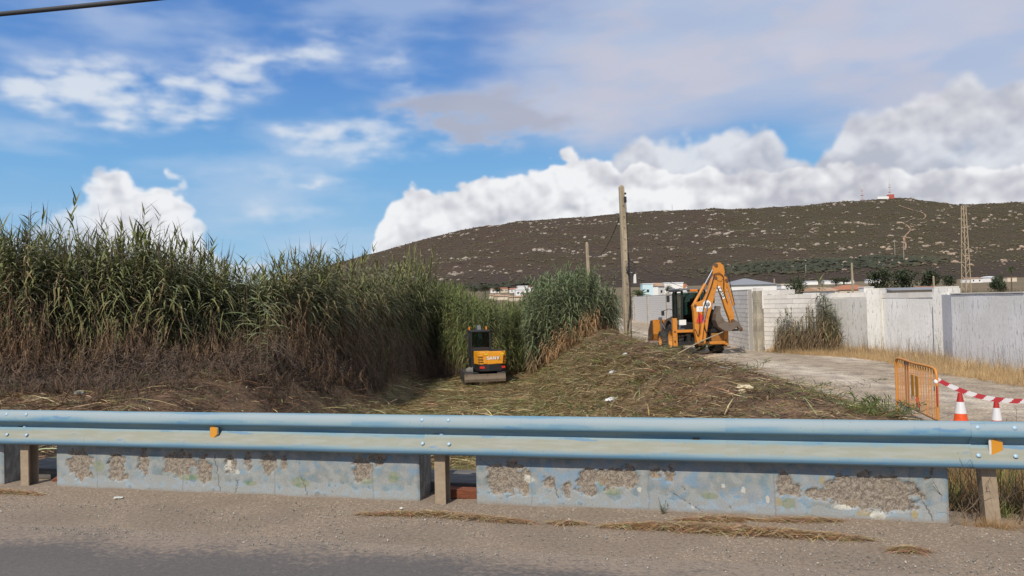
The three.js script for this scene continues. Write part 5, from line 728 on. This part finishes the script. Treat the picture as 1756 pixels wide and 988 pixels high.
// ---------------------------------------------------------------- cut stalks and litter on the ground
{
  const r = rng(505), straw = [0, 1, 2, 3].map((k) => { const b = new GB(), q = rng(700 + k); b.blade(V(-.5, 0, 0), V(1, 0, 0), V(0, .25, 1).normalize(), 1, .03 + .012 * k, -.0, [1, 1, 1], [1, 1, 1], 3, (q() - .5) * .5); const p = b.p; for (let i = 0; i < p.length; i += 3) p[i + 1] += .09 * Math.sin((p[i] + .5) * 3.14) * (k % 2 ? 1 : .3); return b.geo(); });
  const cols = { straw: [[.44, .33, .165], [.37, .26, .12], [.55, .44, .25]], green: [[.20, .205, .075], [.13, .15, .05], [.26, .26, .10]], brown: [[.20, .115, .055], [.14, .08, .042], [.28, .175, .09]], dark: [[.055, .075, .035], [.08, .10, .045]] };
  const items = [], pick = (a) => a[Math.floor(r() * a.length)];
  for (let i = 0; i < 400000 && items.length < 105000; i++) {
    const d = 9 + 33.5 * r() ** 1.15, x = -15 + 22.3 * r(); if (x < -.70 * d || toN_(x, -d) > -1.2) continue; if (x < 0 && d > table(edgeL, x) + .5) continue;
    const floor = sm(-6, -4.3, x) * (1 - sm(2.6, 4.6, x)), crestZone = sm(3.4, 5, x), bank = 1 - sm(-6.6, -4.6, x), patch = n2(x * .6, d * .6); let w = .5 + .5 * floor; w *= .75 + .6 * patch; if (crestZone > .3) w *= .8 - .25 * sm(6.3, 7.2, x) ; if (x > 6.9 - .75 * sm(20, 30, d)) w *= .1;  if (r() > w) continue;
    const k = r(), lower = sm(-.2, .3, n2(x * .45 + 3, d * .45)); let c = floor > .5 ? (k < .46 ? pick(cols.straw) : k < .46 + .3 * lower + .14 ? pick(cols.green) : k < .95 ? pick(cols.brown) : pick(cols.dark)) : bank > .5 ? (k < .22 ? pick(cols.straw) : k < .9 ? pick(cols.brown) : pick(cols.green)) : (k < .38 ? pick(cols.straw) : k < .85 ? pick(cols.brown) : k < .96 ? pick(cols.green) : pick(cols.dark));
    const L = .1 + .55 * r() * r() + (r() < .1 ? .7 : 0), along = r() < .55 ? (x > .5 ? -1.05 : -.3) + (r() - .5) * .9 : r() * 6.28; items.push([Math.floor(r() * 4), x, H(x, -d) + .015 + .05 * r(), -d, along, [L, L * .8, .22 + .35 * r()], (r() - .5) * .5, (r() - .5) * .45 + (x > 1 && x < 5 ? .12 : 0), c.map((q) => q * (.8 + .4 * r()))]);
  }
  scatter('cut_straw', 'cut reed straw strewn over the ditch floor and mound', straw, items, new THREE.MeshStandardMaterial({ vertexColors: true, side: THREE.DoubleSide, roughness: .8 }));
  // felled leafy reeds lying down the mound
  const geos = [...variants({ ...GREEN, h: 2.2, n: 22, from: .05, dry: .1, len: .5, spear: 0 }, 4, 800), ...variants({ ...DRY, h: 2.2 }, 3, 820)], lie = [];
  for (let i = 0; i < 430; i++) { const x = .6 + 4.6 * r(), d = 13 + 26 * r(), g = r() < .5; lie.push([g ? Math.floor(r() * 4) : 4 + Math.floor(r() * 3), x, H(x, -d) + .05, -d, .9 + (r() - .5) * 1.4 + (r() < .3 ? 3.14 : 0), [.35, .35 + .45 * r(), .35], 1.38 + (r() - .5) * .14, 0, tone(r, .4)]); }
  for (let i = 0; i < 150; i++) { const x = -5.5 + 6 * r(), d = 14 + 26 * r(), g = r() < .6; lie.push([g ? Math.floor(r() * 4) : 4 + Math.floor(r() * 3), x, H(x, -d) + .03, -d, r() * 6.28, [.3, .3 + .3 * r(), .3], 1.45, 0, tone(r, .4)]); }
  for (let i = 0; i < 150; i++) { const x = -12 + 8 * r(), d = 12 + 10 * r(); if (d > table(edgeL, x)) continue; lie.push([r() < .35 ? Math.floor(r() * 4) : 4 + Math.floor(r() * 3), x, H(x, -d) + .04, -d, r() * 6.28, [.3, .3 + .35 * r(), .3], 1.42, 0, tone(r, .5)]); }
  for (let i = 0; i < 26; i++) { const x = 5.35 + .6 * r(), d = 12.3 + .7 * r(); lie.push([Math.floor(r() * 4), x, H(x, -d) + .04, -d, r() * 6.28, .3, 1.3, 0, [.75, .85, .7]]); }
  scatter('felled_reeds', 'felled leafy reeds lying down the mound and ditch', geos, lie);
  // dry grass under the walls and loose growth at the right end of the rail
  const tuft = [0, 1, 2, 3].map((k) => { const b = new GB(), q = rng(900 + k); for (let i = 0; i < 26; i++) { const a = q() * 6.28, el = .75 + .7 * q(), c = mix3([.48, .32, .14], [.68, .49, .25], q()); b.blade(V((q() - .5) * .16, 0, (q() - .5) * .16), V(Math.cos(a) * Math.cos(el), Math.sin(el), Math.sin(a) * Math.cos(el)), V(-Math.sin(a), 0, Math.cos(a)), .28 + .4 * q(), .008, .35 * q(), c, mix3(c, [.6, .46, .27], .5), 3, (q() - .5) * .3); } for (let i = 0; i < (k % 2); i++) { const a = q() * 6.28, e = V(Math.cos(a) * .15, .6 + .5 * q(), Math.sin(a) * .15); b.stem([V(0, 0, 0), e.clone().multiplyScalar(.5), e], .003, .002, [.22, .14, .08], [.16, .10, .06]); for (let j = 0; j < 5; j++) { const f = e.clone().multiplyScalar(.6 + .1 * j); b.blade(f, V(Math.cos(a + j), .6, Math.sin(a + j)).normalize(), V(0, 0, 1), .05, .012, .1, [.14, .085, .05], [.14, .085, .05], 2); } } return b.geo(); });
  const grass = [];
  const along = [[11.2, -34.4, .5], [12.3, -32, .7], [13.4, -30.0, .8], [13.55, -27, .9], [13.1, -24.6, 1.0], [12.95, -20, 1.0], [12.6, -15, 1.0]];
  for (let i = 0; i < 3400; i++) { const t = r() * (along.length - 1), k = Math.floor(t), f = t - k, A = along[k], B = along[k + 1], x0 = lerp(A[0], B[0], f), z = lerp(A[1], B[1], f) + (r() - .5) * .5, wd = lerp(A[2], B[2], f), q = r(), x = x0 - wd * q * 1.3 + .35; const near = 1 - q; grass.push([Math.floor(r() * 4), x, H(x, z) - .01, z, r() * 6.28, (.4 + .65 * r()) * (.45 + .75 * near), (r() - .5) * .3, (r() - .5) * .3, tone(r, .4)]); }
  for (let i = 0; i < 260; i++) { const x = lerp(12.2, 14.3, r()), z = -(r() < .5 ? 93 : 60) * r() - 36, xx = 10.35 + (-z - 35.2) * .0637 + .1 * r(); grass.push([Math.floor(r() * 4), xx, H(xx, z), z, r() * 6.28, .2 + .25 * r(), 0, 0, tone(r, .4)]); }
  scatter('dry_grass', 'dry tan grass fringe along the foot of the lane walls', tuft, grass);
  const field = []; for (let i = 0; i < 4200; i++) { const d = 62 + 30 * r(), x = d * (.55 + .16 * r()); field.push([Math.floor(r() * 4), x, H(x, -d), -d, r() * 6.28, [2.4, 2.2 + .9 * r(), 2.4], (r() - .5) * .2, (r() - .5) * .2, mix3([.9, .9, .75], [.62, .8, .4], r())]); }
  scatter('field_grass', 'tall yellow-green grass in the field behind the right wall', tuft, field);
  const near = []; for (let i = 0; i < 420; i++) { const s = 3.0 + 2.4 * r(), n = -.28 - 1.6 * r(), [x, z] = fromSN(s, n); near.push([Math.floor(r() * 4), x, H(x, z) - .01, z, r() * 6.28, .3 + .45 * r(), (r() - .5) * .5, (r() - .5) * .5, r() < .4 ? [.36, .58, .26] : [.52, .42, .33]]); }
  for (let i = 0; i < 70; i++) { const s = 3.1 + .9 * r(), n = -.05 + .22 * r() * (s - 3), [x, z] = fromSN(s, n); near.push([Math.floor(r() * 4), x, .0, z, r() * 6.28, .12 + .13 * r(), (r() - .5), (r() - .5), [.7, .62, .55]]); }
  for (let i = 0; i < 240; i++) { const s = -5.4 + 1.2 * r() + (r() < .5 ? 4 : 0), n = -1.3 - 2.2 * r(), [x, z] = fromSN(s, n); near.push([Math.floor(r() * 4), x, H(x, z) - .01, z, r() * 6.28, .25 + .35 * r(), (r() - .5) * .8, (r() - .5) * .8, r() < .4 ? [.36, .56, .26] : [.6, .52, .44]]); }
  scatter('verge_grass', 'mixed dry and green grass on the verge behind the guardrail', tuft, near);
}
{ // twiggy bush at the right end of the rail
  const b = new GB(), r = rng(606); for (let i = 0; i < 46; i++) { let p = V((r() - .5) * .5, 0, (r() - .5) * .3), a = r() * 6.28, el = .5 + .9 * r(), c = mix3([.12, .075, .045], [.24, .165, .10], r()); const pts = [p.clone()]; for (let k = 0; k < 5; k++) { a += (r() - .5) * .9; el += (r() - .55) * .5; p = p.clone().addScaledVector(V(Math.cos(a) * Math.cos(el), Math.sin(el), Math.sin(a) * Math.cos(el)), .07 + .07 * r()); pts.push(p); if (r() < .7) { const q = p.clone(), a2 = a + (r() - .5) * 2.4; b.stem([q, q.clone().add(V(Math.cos(a2) * .06, .05 + .05 * r(), Math.sin(a2) * .06)), q.clone().add(V(Math.cos(a2) * .13, .07 * r(), Math.sin(a2) * .13))], .0016, .0008, c, c); } } b.stem(pts, .004, .0012, c, c); }
  const [x, z] = fromSN(3.42, -.25), m = single('dry_bush', b.geo(), leafMat, 'twiggy dry bush behind the rightmost rail post', 'bush'); m.position.set(x, .0, z);
  const b2 = new GB(), rr = rng(607); for (let i = 0; i < 6; i++) { const a = -2.6 + rr() * 2.2, pts = [0, .3, .6, 1].map((t) => V(Math.cos(a) * .35 * t + .05 * Math.sin(t * 5), .05 + .42 * t - .2 * t * t, .02 + .05 * t)); b2.stem(pts, .002, .0008, [.25, .19, .13], [.2, .15, .1]); } const [x2, z2] = fromSN(3.0, .0), m2 = single('twig_tangle', b2.geo(), leafMat, 'thin bare twigs curling over the cracked end of the right parapet', 'twigs'); m2.position.set(x2, .0, z2);
}
// long loose canes on the mound, each a thing
for (const [a, b, label] of [[[8.1, .25, -30.4], [4.4, -.2, -21.9], 'longest pale cane arching over the mound towards the backhoe'], [[4.2, .02, -37.2], [5.2, -.12, -35.4], 'short grey stick on the mound left of the tall pole'], [[5.0, .0, -19.4], [4.5, -.35, -18.8], 'dark broken branch on the brown mound']]) { const A = V(...a), B = V(...b); A.y = Math.max(A.y, H(A.x, A.z) + .03); B.y = H(B.x, B.z) + .02; const M = A.clone().lerp(B, .5); M.y = Math.max(M.y + .05, H(M.x, M.z) + .06); const M1 = A.clone().lerp(B, .75), M0 = A.clone().lerp(B, .25); M1.y = Math.max(lerp(M.y, B.y, .45), H(M1.x, M1.z) + .04); M0.y = Math.max(lerp(A.y, M.y, .5), H(M0.x, M0.z) + .05); single('cane', tube([A, M0, M, M1, B].map((v) => v.toArray()), label.startsWith('dark') ? .02 : .02, 30, 6), mat(label.startsWith('dark') ? [.10, .07, .05] : [.46, .37, .22], .7), label, 'cane', 'loose canes on the mound'); }
{ const L = [[2.5, -20.4, [.62, .62, .63], .28, 'crumpled white plastic bag on the mound slope'], [3.1, -24.5, [.6, .6, .6], .3, 'white plastic sheet scrap below the mound crest'], [4.6, -22.6, [.10, .32, .10], .16, 'bright green plastic scrap on the mound'], [5.15, -19.5, [.30, .30, .28], .34, 'grey plastic bag on the brown mound'], [4.6, -15.8, [.55, .46, .30], .34, 'flat cream cardboard piece on the mound'], [-8.2, -13.9, [.10, .16, .24], .2, 'dark blue plastic scrap on the left bank'], [-7.0, -13.2, [.08, .13, .18], .24, 'crushed dark blue bottle on the left bank near the rail'], [-9.6, -17.4, [.3, .36, .42], .2, 'pale blue wrapper by the left reeds'], [3.9, -27.5, [.65, .65, .62], .18, 'tiny white paper high on the mound']];
  for (const [x, z, c, k, label] of L) { const g = new THREE.IcosahedronGeometry(k * .5, 2), p = g.attributes.position; for (let i = 0; i < p.count; i++) { const q = 1 + .7 * n3(p.getX(i) * 14 + x, p.getY(i) * 14, p.getZ(i) * 14); p.setXYZ(i, p.getX(i) * q, p.getY(i) * q * .42, p.getZ(i) * q * .7); } g.computeVertexNormals(); const m = single('litter', g, mat(c, .55), label, 'litter', 'litter on the banks'); m.position.set(x, H(x, z) + k * .16, z); } }
console.log('plants ready');

// ---------------------------------------------------------------- village, trees and masts beyond the walls
const plaster = mat([.78, .77, .74], .9), cream = mat([.62, .54, .42], .9), tiles = mat([.36, .15, .085], .95), tanRoof = mat([.40, .26, .17], .95), greyRoof = mat([.22, .23, .25], .8), sheet_ = mat([.62, .64, .66], .6), paneMat = mat([.03, .035, .04], .2), paleBlue = mat([.52, .68, .74], .8);
function house(label, x, d, w, depth, hw, roofH, wallM, roofM, kind = 'gable', turn = 0, windows = 2) {
  const y = H(x, -d) - .3, g = thing('house', label, 'house', [x, y, -d], turn, 'buildings beyond the walls'), h = hw + .3; part('wall', bx(w, h, depth, 0, h / 2, 0), wallM, g);
  const e = .35; let roof;
  if (kind === 'gable') roof = part('roof', plate([[-depth / 2 - e, h - .05], [depth / 2 + e, h - .05], [0, h + roofH]], w + 2 * e, .01).rotateY(Math.PI / 2), roofM, g);
  else if (kind === 'hip') { const a = w / 2 + e, b = depth / 2 + e, r = Math.max(.3, a - b), P = [-a, h, b, a, h, b, a, h, -b, -a, h, -b, -r, h + roofH, 0, r, h + roofH, 0], I = [0, 1, 5, 0, 5, 4, 1, 2, 5, 2, 3, 4, 2, 4, 5, 3, 0, 4, 0, 3, 2, 0, 2, 1], q = new THREE.BufferGeometry(); q.setAttribute('position', new THREE.Float32BufferAttribute(P, 3)); q.setIndex(I); roof = part('roof', toCreasedNormals(q, .2), roofM, g); }
  else roof = part('roof', bx(w + .3, roofH, depth + .3, 0, h + roofH / 2 - .02, 0), roofM, g);
  for (let k = 0; k < windows; k++) part('window', bx(.9, 1.0, .06, -w / 2 + w * (k + .5) / windows, h * .55, depth / 2 + .02), paneMat, g); return g;
}
house('white hall with broad grey hipped roof right behind the block wall', 47.3, 160, 9.4, 9, 4.7, 1.35, plaster, greyRoof, 'hip', .1, 3);
house('low dark lean-to beside the grey roofed hall', 56.4, 170, 3.2, 5, 3.4, .25, cream, greyRoof, 'flat', 0, 2);
house('small white flat-roofed house left of the round dark tree', 62.2, 180, 2.6, 4, 4.4, .2, plaster, cream, 'flat');
house('white cottage with tan pitched roof right of the round dark tree', 77.6, 200, 5.4, 6, 2.5, .9, plaster, tanRoof, 'gable', .5);
house('tiny cream house with pyramid roof behind the wall coping', 84.6, 210, 3.0, 3, 2.4, .8, cream, tanRoof, 'hip');
house('long red tiled roof behind the middle of the walls', 98.5, 230, 11, 7, 2.2, 1.4, cream, tiles, 'hip', .2);
house('white cube house left of the square gate pillar', 89.9, 200, 2.4, 3, 3.1, .2, plaster, plaster, 'flat', 0, 1);
house('long low grey shed roof between the gate pillars', 60.2, 120, 6.6, 5, 2.9, .35, cream, greyRoof, 'gable', 0, 0);
house('short orange tiled roof next to the flaking pillar', 66.0, 126, 2.6, 4, 2.9, .5, cream, tiles, 'gable', 0, 0);
for (const [x, d, w, n] of [[235, 620, 9, 'leftmost'], [250.8, 625, 8, 'second'], [267, 632, 12, 'third'], [284, 620, 9, 'rightmost']]) house(`${n} of four long white sheds at the foot of the hill`, x, d, w, 8, 2.6, .4, plaster, sheet_, 'gable', 0, 0);
house('white farmhouse with tan roof left of the lattice mast foot', 292, 500, 9, 8, 2.6, .7, plaster, tanRoof, 'gable', .2);
house('white farmhouse under the hill halfway to the tall palm', 309, 510, 7.5, 7, 2.9, .9, plaster, sheet_, 'gable', .4);
house('pinkish farm shed nearest the tall palm', 319, 505, 6, 6, 2.4, .4, cream, tanRoof, 'flat', 0, 0);
for (const [x, d, w, h, m, rm, l] of [[-13.4, 600, 6, 2.6, plaster, tanRoof, 'small white house at the left end of the far village'], [-6.4, 612, 5, 3, cream, tiles, 'cream house with red roof in the far village'], [.8, 590, 5.5, 2.6, plaster, tiles, 'white house with red roof in the middle of the far village'], [7.4, 560, 7, 4.2, plaster, sheet_, 'largest white building of the far village'], [13.0, 602, 5, 4, plaster, tiles, 'red roofed house at the right end of the far village'], [3.8, 430, 4.2, 3, plaster, sheet_, 'white shed below the far village']]) house(l, x, d, w, 6, h, .9, m, rm, rm === sheet_ ? 'flat' : 'gable', .15, 2);
for (const [x, d, w, l] of [[-4.6, 330, 6.5, 'low tan barn at the edge of the far fields'], [1.2, 300, 5, 'pale tan barn nearest behind the reeds'], [-8.2, 362, 5, 'leftmost tan barn half hidden by reeds']]) house(l, x, d, w, 5, 1.6, .5, cream, tanRoof, 'gable', 0, 0);
house('pale blue shed just right of the tall pole', 49.6, 290, 3.8, 5, 5.2, .3, paleBlue, sheet_, 'flat', 0, 1); house('white gabled house left of the backhoe cab', 55.1, 300, 3.4, 5, 4.4, 1.2, plaster, tanRoof, 'gable', .6, 1); house('long white building above the backhoe mirrors', 63, 310, 7.5, 6, 5.2, .4, plaster, sheet_, 'flat', 0, 3); house('small white house showing behind the backhoe cab', 70.5, 330, 4, 5, 4.0, .8, plaster, tiles, 'gable', .2, 1);
const farLeaf = new THREE.MeshStandardMaterial({ vertexColors: true, side: THREE.DoubleSide, roughness: .9 }), bark = mat([.12, .085, .06], 1);
function tree(label, x, d, h, w, seed, cA = [.028, .042, .018], cB = [.065, .085, .035], n = 1500, group = 'trees beyond the walls') {
  const r = rng(seed), y = H(x, -d), g = thing('tree', label, 'tree', [x, y, -d], 0, group), b = new GB(), lobes = [...Array(9).keys()].map(() => { const a = r() * 6.28, q = r() ** .5 * w * .33; return [Math.cos(a) * q, h * (.38 + .42 * r()), Math.sin(a) * q, w * (.18 + .16 * r()), h * (.13 + .12 * r())]; });
  lobes.push([0, h * .8, 0, w * .25, h * .19], [0, h * .45, 0, w * .36, h * .25]);
  part('trunk', [rod([0, -.3, 0], [.1, h * .45, 0], w * .05, w * .03, 8), rod([.05, h * .3, 0], [w * .22, h * .6, .1], w * .025, w * .012, 6), rod([.05, h * .28, 0], [-w * .22, h * .6, -.1], w * .025, w * .012, 6)], bark, g);
  const lf = Math.max(.16, w * .075); for (let i = 0; i < n; i++) { const L = lobes[Math.floor(r() * lobes.length)], t = Math.acos(2 * r() - 1), f = r() * 6.28, q = .55 + .5 * r(), p = V(L[0] + L[3] * q * Math.sin(t) * Math.cos(f), L[1] + L[4] * q * Math.cos(t), L[2] + L[3] * q * Math.sin(t) * Math.sin(f)), a = r() * 6.28, el = (r() - .4) * 2, c = mix3(cA, cB, r()); b.blade(p, V(Math.cos(a) * Math.cos(el), Math.sin(el), Math.sin(a) * Math.cos(el)), V(-Math.sin(a), r() - .5, Math.cos(a)).normalize(), lf * (.7 + .7 * r()), lf * .75, .2, c, c, 2); }
  part('crown', b.geo(), farLeaf, g); return g;
}
tree('round dark tree behind the stepped block wall', 46.9, 130, 6.0, 3.5, 61);
tree('broad dark tree above the square gate pillar', 102.9, 220, 8.2, 8.0, 62); tree('wide dark tree between the two gate pillars', 119, 240, 8.0, 8.6, 63); tree('dark tree just left of the flaking pillar', 132.5, 250, 8.2, 8.4, 64); tree('low dark tree left of the lattice mast', 127.5, 230, 6.0, 4.6, 65); tree('low dark tree right of the lattice mast', 140, 226, 5.6, 4.4, 75); tree('bushy dark tree under the tall palm', 121.5, 196, 4.4, 4.8, 76);
tree('dark tree left of the far village', -27, 560, 5.4, 8, 66, [.03, .04, .02], [.06, .07, .03], 900); tree('dark tree between the reeds and the far village', -18.5, 540, 6.6, 9, 67, [.03, .04, .02], [.06, .07, .03], 900); tree('spreading dark tree at the edge of the far village', -11, 575, 5, 8, 68, [.03, .04, .02], [.06, .07, .03], 900); tree('dark tree in the middle of the far village', 3.5, 612, 5, 6, 69, [.03, .04, .02], [.06, .07, .03], 700); tree('dark tree beyond the pale blue shed', 58.6, 296, 5, 4.4, 70, [.03, .035, .02], [.075, .075, .04], 700);
tree('olive tree below the four white sheds', 236, 560, 6, 12, 71, [.05, .055, .028], [.08, .08, .042], 900); tree('olive tree left of the broad dark tree', 214, 520, 6, 9, 72, [.05, .055, .028], [.08, .08, .042], 900);
function palm(label, x, d, h, len, n, bushy, seed) { const r = rng(seed), g = thing('palm_tree', label, 'palm', [x, H(x, -d), -d], 0, 'trees beyond the walls'), b = new GB(); part('trunk', rod([0, -.3, 0], [.1, h, 0], bushy ? .35 : .17, bushy ? .3 : .13, 10), bark, g); for (let i = 0; i < n; i++) { const a = r() * 6.28, el = -.5 + 1.7 * r(), dir = V(Math.cos(a) * Math.cos(el), Math.sin(el), Math.sin(a) * Math.cos(el)), c = mix3([.04, .06, .022], [.10, .115, .045], r()), base = V(.1, h, 0); b.blade(base, dir, V(-Math.sin(a), 0, Math.cos(a)), len * (.8 + .4 * r()), .1, .5, c, c, 5); for (let k = 2; k < 12; k++) for (const s of [-1, 1]) { const t = k / 12, p = base.clone().addScaledVector(dir, len * t); p.y -= .5 * len * t * t; b.blade(p, dir.clone().addScaledVector(V(-Math.sin(a), 0, Math.cos(a)), s * 1.1).add(V(0, -.3, 0)).normalize(), V(0, 1, 0), len * .3 * (1 - .5 * t), .08, .1, c, c, 1); } } part('crown', b.geo(), farLeaf, g); }
palm('tall slim palm standing near the right picture edge', 120.5, 190, 6.9, 1.25, 46, false, 81);
palm('bushy palm just right of the tall utility pole', 17.8, 110, 3.0, 1.9, 44, true, 82);
function hillMast(label, x, d, h, w) { const g = thing('radio_mast', label, 'mast', [x, hillH(x, d) - 1, -d], .4, 'radio masts on the summit'), red = mat([.45, .10, .08], .7), white = mat([.6, .58, .56], .7); for (const [a, b] of [[-1, -1], [1, -1], [1, 1], [-1, 1]]) part('leg', bar([a * w, 0, b * w], [a * w * .3, h * .72, b * w * .3], .42, .42), white, g); for (let k = 0; k < 6; k++) { const y = h * (.08 + .11 * k), q = lerp(w, w * .3, y / (h * .72)); part('platform', bx(q * 2.5, .8, q * 2.5, 0, y, 0), k % 2 ? white : red, g); } part('spire', rod([0, h * .7, 0], [0, h, 0], .45, .2, 8), white, g); for (const y of [.5, .62]) part('dish', new THREE.CylinderGeometry(1.2, 1.2, .8, 14).rotateX(Math.PI / 2).translate(w * .5, h * y, w * .5), white, g); }
hillMast('left of the two tall red and white masts on the summit', 713, 1590, 42, 2.6); hillMast('right of the two tall red and white masts on the summit', 769, 1590, 46, 2.6); 
{ const g = thing('radio_mast', 'tiny thin mast on the ridge left of the summit', 'mast', [328, hillH(328, 1590) - 1, -1590], 0, 'radio masts on the summit'); part('spire', rod([0, 0, 0], [0, 15, 0], .5, .3, 6), mat([.3, .3, .3], .7), g); }
{ const g = thing('mast_station', 'low white and red station building at the foot of the summit masts', 'building', [762, hillH(762, 1590) - 1, -1588]); part('wall', bx(30, 5, 10, -6, 2.5, 0), plaster, g); part('annex', bx(11, 9, 9, 7, 4.5, 1), mat([.42, .10, .08], .8), g); }
for (const [x, d, h, l] of [[321.5, 860, 9.5, 'thin wooden pole on the lower hill left of the wood'], [449, 900, 24, 'tall thin pylon in the hillside wood'], [458.5, 940, 20, 'second thin pylon in the hillside wood'], [27.7, 500, 13, 'hair-thin pole above the far village']]) { const y = d > 820 ? hillH(x, d) : H(x, -d), g = thing('line_pole', l, 'pole', [x, y - .5, -d]); part('shaft', rod([0, 0, 0], [0, h, 0], .28, .2, 6), mat([.42, .38, .32], .9), g); part('arm', bx(2.6, .25, .25, 0, h - .8, 0), mat([.4, .36, .3], .9), g); }
console.log('far ready');

renderer.render(scene, camera);
